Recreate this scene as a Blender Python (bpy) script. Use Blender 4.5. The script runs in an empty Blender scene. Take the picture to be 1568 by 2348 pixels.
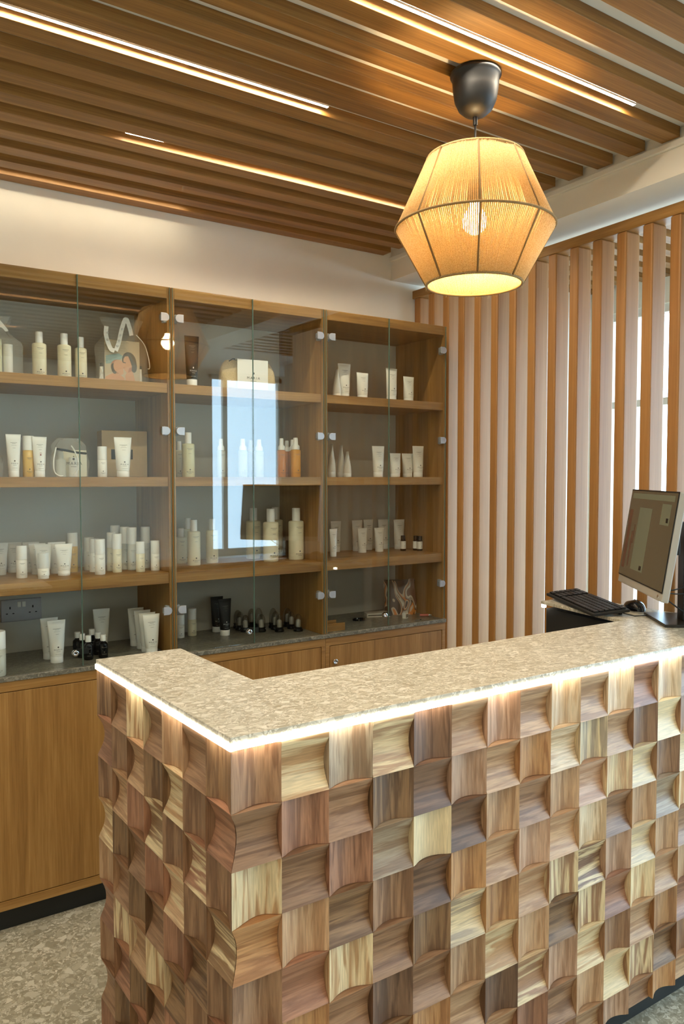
import bpy, bmesh, math, random
from mathutils import Vector, Matrix
C = bpy.context.scene.collection
PI = math.pi
random.seed(7)

# ------------------------------------------------------------------ camera, world, exposure
cam_data = bpy.data.cameras.new('camera')
cam = bpy.data.objects.new('camera', cam_data); C.objects.link(cam)
cam_data.sensor_fit = 'VERTICAL'; cam_data.sensor_height = 36.0
cam_data.lens = 1770.0 / 2348.0 * 36.0
cam_data.clip_start = 0.05
yaw = math.radians(56.4); pit = math.atan(79.5 / 1770.0)
fw = Vector((math.cos(yaw) * math.cos(pit), math.sin(yaw) * math.cos(pit), -math.sin(pit)))
cam.location = (0, 0, 1.55)
cam.rotation_euler = fw.to_track_quat('-Z', 'Y').to_euler()
bpy.context.scene.camera = cam

world = bpy.data.worlds.new('daylight'); bpy.context.scene.world = world
world.use_nodes = True
bg = world.node_tree.nodes['Background']
_g = world.node_tree.nodes.new('ShaderNodeNewGeometry'); _s = world.node_tree.nodes.new('ShaderNodeSeparateXYZ')
_r = world.node_tree.nodes.new('ShaderNodeMapRange'); _m = world.node_tree.nodes.new('ShaderNodeMix'); _m.data_type = 'RGBA'
_r.inputs[1].default_value = -0.38; _r.inputs[2].default_value = -0.16
_tc = world.node_tree.nodes.new('ShaderNodeTexCoord')
world.node_tree.links.new(_tc.outputs['Generated'], _s.inputs[0]); world.node_tree.links.new(_s.outputs[2], _r.inputs[0])
world.node_tree.links.new(_r.outputs[0], _m.inputs[0]); world.node_tree.links.new(_m.outputs[2], bg.inputs[0])
_m.inputs[6].default_value = (0.24, 0.25, 0.25, 1)      # street below the horizon
_m.inputs[7].default_value = (0.56, 0.80, 1.0, 1)       # sky
world.node_tree.nodes.remove(_g)
bg.inputs[1].default_value = 7.5

vs = bpy.context.scene.view_settings
vs.view_transform = 'Standard'; vs.look = 'None'; vs.gamma = 1.0; vs.use_curve_mapping = False
vs.exposure = 0.38
LED_CEIL = 170.0      # ceiling strips
LED_DESK = 13.0      # strip under the counter top
BULB = 260.0
FILL_LIGHT = 6.0  # strength of the fill panels added out of view

# ------------------------------------------------------------------ material helpers
def srgb(r, g, b):
    f = lambda c: (c / 255) / 12.92 if c <= 10 else ((c / 255 + 0.055) / 1.055) ** 2.4
    return (f(r), f(g), f(b), 1)

def newmat(name):
    m = bpy.data.materials.new(name); m.use_nodes = True
    nt = m.node_tree; b = nt.nodes['Principled BSDF']
    return m, nt, b

def plain(name, col, rough=0.5, metal=0.0, noise=0.0, scale=40, bump=0.0, coat=0.0):
    m, nt, b = newmat(name)
    b.inputs['Roughness'].default_value = rough; b.inputs['Metallic'].default_value = metal
    b.inputs['Base Color'].default_value = col
    if coat: b.inputs['Coat Weight'].default_value = coat
    if noise or bump:
        tc = nt.nodes.new('ShaderNodeTexCoord'); n = nt.nodes.new('ShaderNodeTexNoise')
        n.inputs['Scale'].default_value = scale; n.inputs['Detail'].default_value = 4
        nt.links.new(tc.outputs['Object'], n.inputs['Vector'])
        if noise:
            r = nt.nodes.new('ShaderNodeValToRGB')
            r.color_ramp.elements[0].position = 0.3; r.color_ramp.elements[1].position = 0.7
            r.color_ramp.elements[0].color = tuple(c * (1 - noise) for c in col[:3]) + (1,)
            r.color_ramp.elements[1].color = tuple(min(1, c * (1 + noise)) for c in col[:3]) + (1,)
            nt.links.new(n.outputs['Fac'], r.inputs[0]); nt.links.new(r.outputs[0], b.inputs['Base Color'])
        if bump:
            bp = nt.nodes.new('ShaderNodeBump'); bp.inputs['Strength'].default_value = bump
            bp.inputs['Distance'].default_value = 0.002
            nt.links.new(n.outputs['Fac'], bp.inputs['Height']); nt.links.new(bp.outputs[0], b.inputs['Normal'])
    return m

def wood(name, dark, mid, light, axis='Z', across=42.0, along=1.6, rough=0.45, seed=0.0):
    m, nt, b = newmat(name); N = nt.nodes; L = nt.links
    tc = N.new('ShaderNodeTexCoord'); mp = N.new('ShaderNodeMapping'); oi = N.new('ShaderNodeObjectInfo')
    L.new(tc.outputs['Object'], mp.inputs['Vector'])
    mul = N.new('ShaderNodeVectorMath'); mul.operation = 'SCALE'; mul.inputs['Scale'].default_value = 37.0
    cmb = N.new('ShaderNodeCombineXYZ')
    for i in range(3): L.new(oi.outputs['Random'], cmb.inputs[i])
    L.new(cmb.outputs[0], mul.inputs[0]); L.new(mul.outputs[0], mp.inputs['Location'])
    sc = [across, across, across]; sc['XYZ'.index(axis)] = along
    mp.inputs['Scale'].default_value = sc
    n1 = N.new('ShaderNodeTexNoise'); n1.inputs['Scale'].default_value = 0.55; n1.inputs['Detail'].default_value = 5
    n1.inputs['Roughness'].default_value = 0.6; n1.inputs['Distortion'].default_value = 0.8
    n2 = N.new('ShaderNodeTexNoise'); n2.inputs['Scale'].default_value = 5.0; n2.inputs['Detail'].default_value = 3
    L.new(mp.outputs[0], n1.inputs['Vector']); L.new(mp.outputs[0], n2.inputs['Vector'])
    r = N.new('ShaderNodeValToRGB')
    r.color_ramp.elements[0].position = 0.28; r.color_ramp.elements[1].position = 0.74
    r.color_ramp.elements[0].color = dark; r.color_ramp.elements[1].color = light
    e = r.color_ramp.elements.new(0.5); e.color = mid
    mx = N.new('ShaderNodeMix'); mx.data_type = 'FLOAT'; mx.inputs[0].default_value = 0.35
    L.new(n1.outputs['Fac'], mx.inputs[2]); L.new(n2.outputs['Fac'], mx.inputs[3])
    L.new(mx.outputs[0], r.inputs[0]); L.new(r.outputs[0], b.inputs['Base Color'])
    bp = N.new('ShaderNodeBump'); bp.inputs['Strength'].default_value = 0.15; bp.inputs['Distance'].default_value = 0.001
    L.new(n2.outputs['Fac'], bp.inputs['Height']); L.new(bp.outputs[0], b.inputs['Normal'])
    b.inputs['Roughness'].default_value = rough
    return m

def stone(name, base, chips, dark, s1=38.0, rough=0.35, flat=1.0, dens=0.5):
    m, nt, b = newmat(name); N = nt.nodes; L = nt.links
    tc = N.new('ShaderNodeTexCoord'); mp = N.new('ShaderNodeMapping')
    mp.inputs['Scale'].default_value = (1, flat, 1); mp.inputs['Rotation'].default_value = (0, 0, 0.5)
    L.new(tc.outputs['Object'], mp.inputs['Vector'])
    nz = N.new('ShaderNodeTexNoise'); nz.inputs['Scale'].default_value = 22; nz.inputs['Detail'].default_value = 3
    L.new(mp.outputs[0], nz.inputs['Vector'])
    ad = N.new('ShaderNodeMix'); ad.data_type = 'VECTOR'; ad.inputs[0].default_value = 0.045
    L.new(mp.outputs[0], ad.inputs[4]); L.new(nz.outputs['Color'], ad.inputs[5])
    col = None
    prev = None
    for k, (sc, ramp) in enumerate(((s1 * 2.6, 0), (s1, 1))):
        v = N.new('ShaderNodeTexVoronoi'); v.inputs['Scale'].default_value = sc
        L.new(ad.outputs[1], v.inputs['Vector'])
        sep = N.new('ShaderNodeSeparateColor'); L.new(v.outputs['Color'], sep.inputs[0])
        cr = N.new('ShaderNodeValToRGB'); cr.color_ramp.interpolation = 'LINEAR'
        cr.color_ramp.elements[0].color = dark; cr.color_ramp.elements[0].position = 0.0
        cr.color_ramp.elements[1].color = chips; cr.color_ramp.elements[1].position = 1.0
        e = cr.color_ramp.elements.new(0.5); e.color = base
        L.new(sep.outputs[0], cr.inputs[0])
        ve = N.new('ShaderNodeTexVoronoi'); ve.feature = 'DISTANCE_TO_EDGE'; ve.inputs['Scale'].default_value = sc
        L.new(ad.outputs[1], ve.inputs['Vector'])
        er = N.new('ShaderNodeMapRange'); er.inputs[1].default_value = 0.0; er.inputs[2].default_value = 0.09
        L.new(ve.outputs['Distance'], er.inputs[0])
        mixe = N.new('ShaderNodeMix'); mixe.data_type = 'RGBA'
        L.new(er.outputs[0], mixe.inputs[0]); mixe.inputs[6].default_value = dark
        L.new(cr.outputs[0], mixe.inputs[7])
        if prev is None: prev = mixe.outputs[2]
        else:
            th = N.new('ShaderNodeMath'); th.operation = 'LESS_THAN'; th.inputs[1].default_value = dens
            L.new(sep.outputs[1], th.inputs[0])
            mul = N.new('ShaderNodeMath'); mul.operation = 'MULTIPLY'
            L.new(th.outputs[0], mul.inputs[0]); L.new(er.outputs[0], mul.inputs[1])
            mm = N.new('ShaderNodeMix'); mm.data_type = 'RGBA'
            L.new(mul.outputs[0], mm.inputs[0]); L.new(prev, mm.inputs[6]); L.new(mixe.outputs[2], mm.inputs[7])
            prev = mm.outputs[2]
    L.new(prev, b.inputs['Base Color']); b.inputs['Roughness'].default_value = rough
    return m

def emit(name, col, strength):
    m, nt, b = newmat(name)
    b.inputs['Base Color'].default_value = (0.8, 0.8, 0.8, 1)
    b.inputs['Emission Color'].default_value = col; b.inputs['Emission Strength'].default_value = strength
    return m

def glassy(name, tint=(0.93, 0.97, 0.95, 1), f0=0.05, rough=0.0, power=5.0, gain=0.95, trans_mix=None):
    """thin sheet of glass: clear transmission and an angle-dependent mirror, both faces alike"""
    m = bpy.data.materials.new(name); m.use_nodes = True; nt = m.node_tree; N = nt.nodes; L = nt.links
    N.clear()
    out = N.new('ShaderNodeOutputMaterial'); tr = N.new('ShaderNodeBsdfTransparent'); gl = N.new('ShaderNodeBsdfGlossy')
    tr.inputs[0].default_value = tint; gl.inputs['Roughness'].default_value = rough
    gl.inputs[0].default_value = (1, 1, 1, 1)
    geo = N.new('ShaderNodeNewGeometry')
    dot = N.new('ShaderNodeVectorMath'); dot.operation = 'DOT_PRODUCT'
    L.new(geo.outputs['Incoming'], dot.inputs[0]); L.new(geo.outputs['Normal'], dot.inputs[1])
    ab = N.new('ShaderNodeMath'); ab.operation = 'ABSOLUTE'; L.new(dot.outputs['Value'], ab.inputs[0])
    om = N.new('ShaderNodeMath'); om.operation = 'SUBTRACT'; om.inputs[0].default_value = 1.0; L.new(ab.outputs[0], om.inputs[1])
    pw = N.new('ShaderNodeMath'); pw.operation = 'POWER'; pw.inputs[1].default_value = power; L.new(om.outputs[0], pw.inputs[0])
    ma = N.new('ShaderNodeMath'); ma.operation = 'MULTIPLY_ADD'; ma.inputs[1].default_value = gain; ma.inputs[2].default_value = f0
    L.new(pw.outputs[0], ma.inputs[0])
    mix = N.new('ShaderNodeMixShader'); L.new(ma.outputs[0], mix.inputs[0]); L.new(tr.outputs[0], mix.inputs[1]); L.new(gl.outputs[0], mix.inputs[2])
    L.new(mix.outputs[0], out.inputs[0])
    return m

def film(name, col, alpha=0.4, rough=0.3, transl=0.3):
    """sheer plastic or organza"""
    m, nt, b = newmat(name)
    b.inputs['Base Color'].default_value = col; b.inputs['Roughness'].default_value = rough
    b.inputs['Alpha'].default_value = alpha
    return m

OAK_D, OAK_M, OAK_L = srgb(126, 86, 38), srgb(160, 116, 58), srgb(188, 144, 82)
M = {}
M['oak_z'] = wood('oak_vertical_grain', OAK_D, OAK_M, OAK_L, 'Z')
M['oak_x'] = wood('oak_lengthwise_grain', OAK_D, OAK_M, OAK_L, 'X')
M['oak_y'] = wood('oak_depth_grain', OAK_D, OAK_M, OAK_L, 'Y')
M['ceil'] = wood('ceiling_slat_wood', srgb(96, 64, 24), srgb(140, 98, 44), srgb(176, 130, 68), 'X', 46, 1.1)
M['screen'] = wood('screen_slat_oak', srgb(148, 98, 46), srgb(168, 118, 62), srgb(186, 138, 82), 'Z', 40, 1.0, 0.5)
M['plaster'] = plain('warm_white_plaster', srgb(232, 226, 212), 0.9, noise=0.02, scale=6)
M['white'] = plain('white_ceiling_paint', srgb(225, 222, 214), 0.9)
M['backing'] = plain('grey_back_panel', srgb(206, 202, 190), 0.6)
M['floor'] = stone('pale_terrazzo', srgb(172, 164, 142), srgb(206, 200, 180), srgb(140, 132, 110), 42, 0.4, 1.0, 0.25)
M['ctop'] = stone('cream_stone_chips', srgb(196, 189, 170), srgb(224, 218, 203), srgb(160, 151, 130), 58, 0.35, 1.5, 0.45)
M['wtop'] = stone('grey_stone_worktop', srgb(122, 118, 104), srgb(150, 146, 130), srgb(96, 92, 80), 70, 0.3, 1.4, 0.4)
M['black'] = plain('black_plastic', srgb(13, 13, 14), 0.45)
M['matt_black'] = plain('matt_black', srgb(30, 30, 30), 0.7)
M['plinth'] = plain('black_plinth', srgb(24, 26, 24), 0.5)
M['chrome'] = plain('chrome', (0.75, 0.75, 0.75, 1), 0.12, 1.0)
M['satin'] = plain('satin_metal', (0.45, 0.46, 0.47, 1), 0.35, 0.5)
M['steel'] = plain('brushed_steel', (0.72, 0.72, 0.70, 1), 0.28, 0.85)
M['silver'] = plain('silver_plastic', srgb(176, 172, 164), 0.4, 0.2)
M['glass'] = glassy('cabinet_glass', (0.965, 0.985, 0.972, 1), 0.052)
M['wglass'] = glassy('window_glass', (0.97, 0.99, 1.0, 1), 0.03)
M['edge'] = plain('green_glass_edge', srgb(96, 118, 104), 0.1)
M['dome'] = glassy('jar_dome', (0.86, 0.86, 0.83, 1), 0.06, 0.03, 2.2, 0.75)
M['cream'] = plain('cream_plastic', srgb(238, 230, 200), 0.35)
M['creamg'] = plain('pale_green_cream_plastic', srgb(226, 222, 184), 0.35)
M['wht'] = plain('white_plastic', srgb(246, 244, 236), 0.32)
M['whtcap'] = plain('white_cap_plastic', srgb(250, 249, 244), 0.28)
M['yellow'] = plain('yellow_liquid_bottle', srgb(226, 186, 96), 0.2)
M['orange'] = plain('orange_liquid_bottle', srgb(206, 132, 68), 0.2)
M['amber'] = plain('amber_liquid_bottle', srgb(214, 148, 44), 0.15)
M['blackgloss'] = plain('black_glass', srgb(12, 12, 14), 0.08)
M['clearb'] = film('clear_bottle_plastic', srgb(226, 226, 214), 0.72, 0.08)
M['frostc'] = film('frosted_cap', srgb(240, 240, 236), 0.8, 0.35)
M['ink'] = plain('dark_ink', srgb(58, 54, 48), 0.6)
M['inkred'] = plain('red_ink', srgb(150, 40, 36), 0.6)
M['inkwhite'] = plain('white_ink', srgb(235, 235, 232), 0.6)
M['inkgrey'] = plain('grey_ink', srgb(128, 124, 116), 0.6)
M['kraft'] = plain('kraft_cardboard', srgb(196, 170, 128), 0.8, noise=0.04, scale=30)
M['cloth'] = plain('cream_cloth', srgb(228, 218, 196), 0.85, noise=0.05, scale=300, bump=0.4)
M['linen'] = plain('tan_linen', srgb(206, 182, 138), 0.9, noise=0.12, scale=260, bump=0.5)
M['organza'] = film('sheer_white_organza', srgb(240, 238, 228), 0.17, 0.5)
M['cello'] = film('clear_film', srgb(236, 236, 226), 0.16, 0.12)
M['ribbon'] = plain('white_ribbon', srgb(238, 236, 228), 0.5)
M['socket'] = plain('grey_socket_plastic', srgb(186, 184, 188), 0.4)
M['skin1'] = plain('print_skin_light', srgb(222, 164, 124), 0.6)
M['skin2'] = plain('print_skin_shade', srgb(190, 124, 90), 0.6)
M['hair'] = plain('print_dark_hair', srgb(62, 54, 46), 0.6)
M['pbg'] = plain('print_beige', srgb(206, 190, 160), 0.6)
M['pteal'] = plain('print_teal', srgb(150, 182, 178), 0.6)
M['cord'] = plain('black_cord', srgb(20, 20, 20), 0.5)
M['pewter'] = plain('dark_pewter_plastic', srgb(40, 38, 34), 0.32)
M['led_c'] = emit('ceiling_led', (1.0, 0.88, 0.68, 1), LED_CEIL)
M['led_d'] = emit('counter_led', (1.0, 0.93, 0.80, 1), LED_DESK)
M['led_w'] = emit('wall_gap_led', (1.0, 0.86, 0.62, 1), LED_CEIL * 0.20)
M['bulb'] = emit('warm_bulb', (1.0, 0.72, 0.36, 1), BULB)
M['fill_emit'] = emit('fill_light_diffuser', (1.0, 0.93, 0.80, 1), FILL_LIGHT)

# jute strings of the shade: let lamp light through
def jute():
    m = bpy.data.materials.new('jute_string'); m.use_nodes = True; nt = m.node_tree; N = nt.nodes; L = nt.links
    N.clear(); out = N.new('ShaderNodeOutputMaterial')
    d = N.new('ShaderNodeBsdfDiffuse'); t = N.new('ShaderNodeBsdfTranslucent'); mx = N.new('ShaderNodeMixShader')
    tc = N.new('ShaderNodeTexCoord'); n = N.new('ShaderNodeTexNoise'); n.inputs['Scale'].default_value = 420
    r = N.new('ShaderNodeValToRGB'); r.color_ramp.elements[0].color = srgb(216, 186, 130); r.color_ramp.elements[1].color = srgb(240, 220, 174)
    r.color_ramp.elements[0].position = 0.35; r.color_ramp.elements[1].position = 0.65
    L.new(tc.outputs['Object'], n.inputs['Vector']); L.new(n.outputs['Fac'], r.inputs[0])
    L.new(r.outputs[0], d.inputs[0]); L.new(r.outputs[0], t.inputs[0])
    mx.inputs[0].default_value = 0.40
    L.new(d.outputs[0], mx.inputs[1]); L.new(t.outputs[0], mx.inputs[2]); L.new(mx.outputs[0], out.inputs[0])
    return m
M['jute'] = jute()
M['jute_rib'] = plain('jute_cord_rib', srgb(146, 116, 72), 0.9)

# acacia tiles: colour carried per tile, grain along U
def tilewood():
    m, nt, b = newmat('acacia_tile'); N = nt.nodes; L = nt.links
    uv = N.new('ShaderNodeUVMap'); uv.uv_map = 'grain'
    a1 = N.new('ShaderNodeAttribute'); a1.attribute_name = 'tone_a'
    a2 = N.new('ShaderNodeAttribute'); a2.attribute_name = 'tone_b'
    mp = N.new('ShaderNodeMapping'); mp.inputs['Scale'].default_value = (3.0, 42.0, 1.0)
    L.new(uv.outputs[0], mp.inputs['Vector'])
    n1 = N.new('ShaderNodeTexNoise'); n1.inputs['Scale'].default_value = 1.3; n1.inputs['Detail'].default_value = 4
    n1.inputs['Distortion'].default_value = 1.2
    n2 = N.new('ShaderNodeTexNoise'); n2.inputs['Scale'].default_value = 7.0; n2.inputs['Detail'].default_value = 4
    L.new(mp.outputs[0], n1.inputs['Vector']); L.new(mp.outputs[0], n2.inputs['Vector'])
    mr = N.new('ShaderNodeMapRange'); mr.inputs[1].default_value = 0.45; mr.inputs[2].default_value = 0.57
    L.new(n1.outputs['Fac'], mr.inputs[0])
    mx = N.new('ShaderNodeMix'); mx.data_type = 'RGBA'
    L.new(mr.outputs[0], mx.inputs[0]); L.new(a1.outputs['Color'], mx.inputs[6]); L.new(a2.outputs['Color'], mx.inputs[7])
    mr2 = N.new('ShaderNodeMapRange'); mr2.inputs[1].default_value = 0.3; mr2.inputs[2].default_value = 0.7
    mr2.inputs[3].default_value = 0.80; mr2.inputs[4].default_value = 1.15
    L.new(n2.outputs['Fac'], mr2.inputs[0])
    sc = N.new('ShaderNodeVectorMath'); sc.operation = 'SCALE'
    L.new(mx.outputs[2], sc.inputs[0]); L.new(mr2.outputs[0], sc.inputs['Scale'])
    L.new(sc.outputs[0], b.inputs['Base Color'])
    b.inputs['Roughness'].default_value = 0.42
    bp = N.new('ShaderNodeBump'); bp.inputs['Strength'].default_value = 0.1; bp.inputs['Distance'].default_value = 0.001
    L.new(n2.outputs['Fac'], bp.inputs['Height']); L.new(bp.outputs[0], b.inputs['Normal'])
    return m
M['tile'] = tilewood()

# ------------------------------------------------------------------ mesh helpers
class MB:
    def __init__(s): s.v = []; s.f = []; s.m = []; s.sm = []
    def add(s, vs_, fs, mi=0, smooth=False):
        o = len(s.v); s.v += [tuple(v) for v in vs_]
        for f in fs: s.f.append([i + o for i in f]); s.m.append(mi); s.sm.append(smooth)
        return s
    def box(s, x0, x1, y0, y1, z0, z1, mi=0, T=None):
        v = [(x, y, z) for x in (x0, x1) for y in (y0, y1) for z in (z0, z1)]
        if T is not None: v = [tuple(T @ Vector(p)) for p in v]
        return s.add(v, [(0, 1, 3, 2), (4, 6, 7, 5), (0, 4, 5, 1), (2, 3, 7, 6), (0, 2, 6, 4), (1, 5, 7, 3)], mi)
    def prism(s, pts, z0, z1, mi=0, T=None):
        n = len(pts); v = [(p[0], p[1], z0) for p in pts] + [(p[0], p[1], z1) for p in pts]
        if T is not None: v = [tuple(T @ Vector(p)) for p in v]
        fs = [list(range(n))[::-1], list(range(n, 2 * n))] + [(i, (i + 1) % n, n + (i + 1) % n, n + i) for i in range(n)]
        return s.add(v, fs, mi)
    def lathe(s, prof, n=24, mi=0, c=(0, 0, 0), smooth=True, capb=True, capt=True, sx=1, sy=1):
        v = []; fs = []
        for r, z in prof:
            for k in range(n):
                a = 2 * PI * k / n; v.append((c[0] + r * sx * math.cos(a), c[1] + r * sy * math.sin(a), c[2] + z))
        for i in range(len(prof) - 1):
            for k in range(n):
                k2 = (k + 1) % n; fs.append((i * n + k, i * n + k2, (i + 1) * n + k2, (i + 1) * n + k))
        s.add(v, fs, mi, smooth)
        if capb: s.add(v[:n], [list(range(n))[::-1]], mi)
        if capt: s.add(v[-n:], [list(range(n))], mi)
        return s
    def tube(s, pts, r, n=6, mi=0, closed=False, smooth=True):
        P = [Vector(p) for p in pts]; m_ = len(P); v = []; fs = []
        for i, p in enumerate(P):
            if closed: d = P[(i + 1) % m_] - P[i - 1]
            else: d = P[min(i + 1, m_ - 1)] - P[max(i - 1, 0)]
            d.normalize(); up = Vector((0, 0, 1)) if abs(d.z) < 0.95 else Vector((1, 0, 0))
            a = d.cross(up).normalized(); b = a.cross(d)
            rr = r[i] if isinstance(r, (list, tuple)) else r
            for k in range(n):
                t = 2 * PI * k / n; v.append(p + a * math.cos(t) * rr + b * math.sin(t) * rr)
        rng = m_ if closed else m_ - 1
        for i in range(rng):
            j = (i + 1) % m_
            for k in range(n):
                k2 = (k + 1) % n; fs.append((i * n + k, i * n + k2, j * n + k2, j * n + k))
        if not closed: fs += [list(range(n))[::-1], [(m_ - 1) * n + k for k in range(n)]]
        return s.add(v, fs, mi, smooth)
    def mesh(s, name, mats):
        me = bpy.data.meshes.new(name); me.from_pydata(s.v, [], s.f)
        if not isinstance(mats, (list, tuple)): mats = [mats]
        for m in mats: me.materials.append(m)
        me.polygons.foreach_set('material_index', s.m); me.polygons.foreach_set('use_smooth', s.sm)
        bm = bmesh.new(); bm.from_mesh(me)
        bmesh.ops.recalc_face_normals(bm, faces=bm.faces); bm.to_mesh(me); bm.free()
        me.update(); return me
    def build(s, name, mats, parent=None, bevel=0.0, loc=None, rot=None):
        o = bpy.data.objects.new(name, s.mesh(name, mats)); C.objects.link(o)
        if parent is not None: o.parent = parent
        if loc is not None: o.location = loc
        if rot is not None: o.rotation_euler = rot
        if bevel:
            b = o.modifiers.new('bevel', 'BEVEL'); b.width = bevel; b.segments = 2; b.limit_method = 'ANGLE'
            b.harden_normals = False
        return o

def box(name, x0, x1, y0, y1, z0, z1, mat, parent=None, bevel=0.0):
    return MB().box(x0, x1, y0, y1, z0, z1).build(name, mat, parent, bevel)
def struct(o): o['kind'] = 'structure'; return o
def tag(o, label, cat, group=None):
    o['label'] = label; o['category'] = cat
    if group: o['group'] = group
    return o
def thing(name, label, cat, loc=(0, 0, 0), rotz=0.0, group=None):
    o = bpy.data.objects.new(name, None); o.empty_display_size = 0.05; C.objects.link(o)
    o.location = loc; o.rotation_euler = (0, 0, rotz); return tag(o, label, cat, group)
def kids(o): return [c for c in bpy.data.objects if c.parent == o]
def copy_tree(o, parent=None):
    c = o.copy(); C.objects.link(c)
    if parent is not None: c.parent = parent
    for ch in kids(o): copy_tree(ch, c)
    return c
_text_cache = {}
def text_verts(txt, size, spacing=1.0):
    """glyph outlines as (verts, faces) centred on x, baseline at 0"""
    key = (txt, size, spacing)
    if key in _text_cache: return _text_cache[key]
    cu = bpy.data.curves.new('glyphs', 'FONT'); cu.body = txt; cu.size = size; cu.align_x = 'CENTER'
    cu.space_character = spacing; cu.resolution_u = 2
    ob = bpy.data.objects.new('glyphs', cu); C.objects.link(ob)
    dg = bpy.context.evaluated_depsgraph_get(); me = bpy.data.meshes.new_from_object(ob.evaluated_get(dg))
    r = ([(v.co.x, v.co.y) for v in me.vertices], [list(p.vertices) for p in me.polygons])
    bpy.data.objects.remove(ob); bpy.data.curves.remove(cu); bpy.data.meshes.remove(me)
    _text_cache[key] = r; return r

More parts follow.
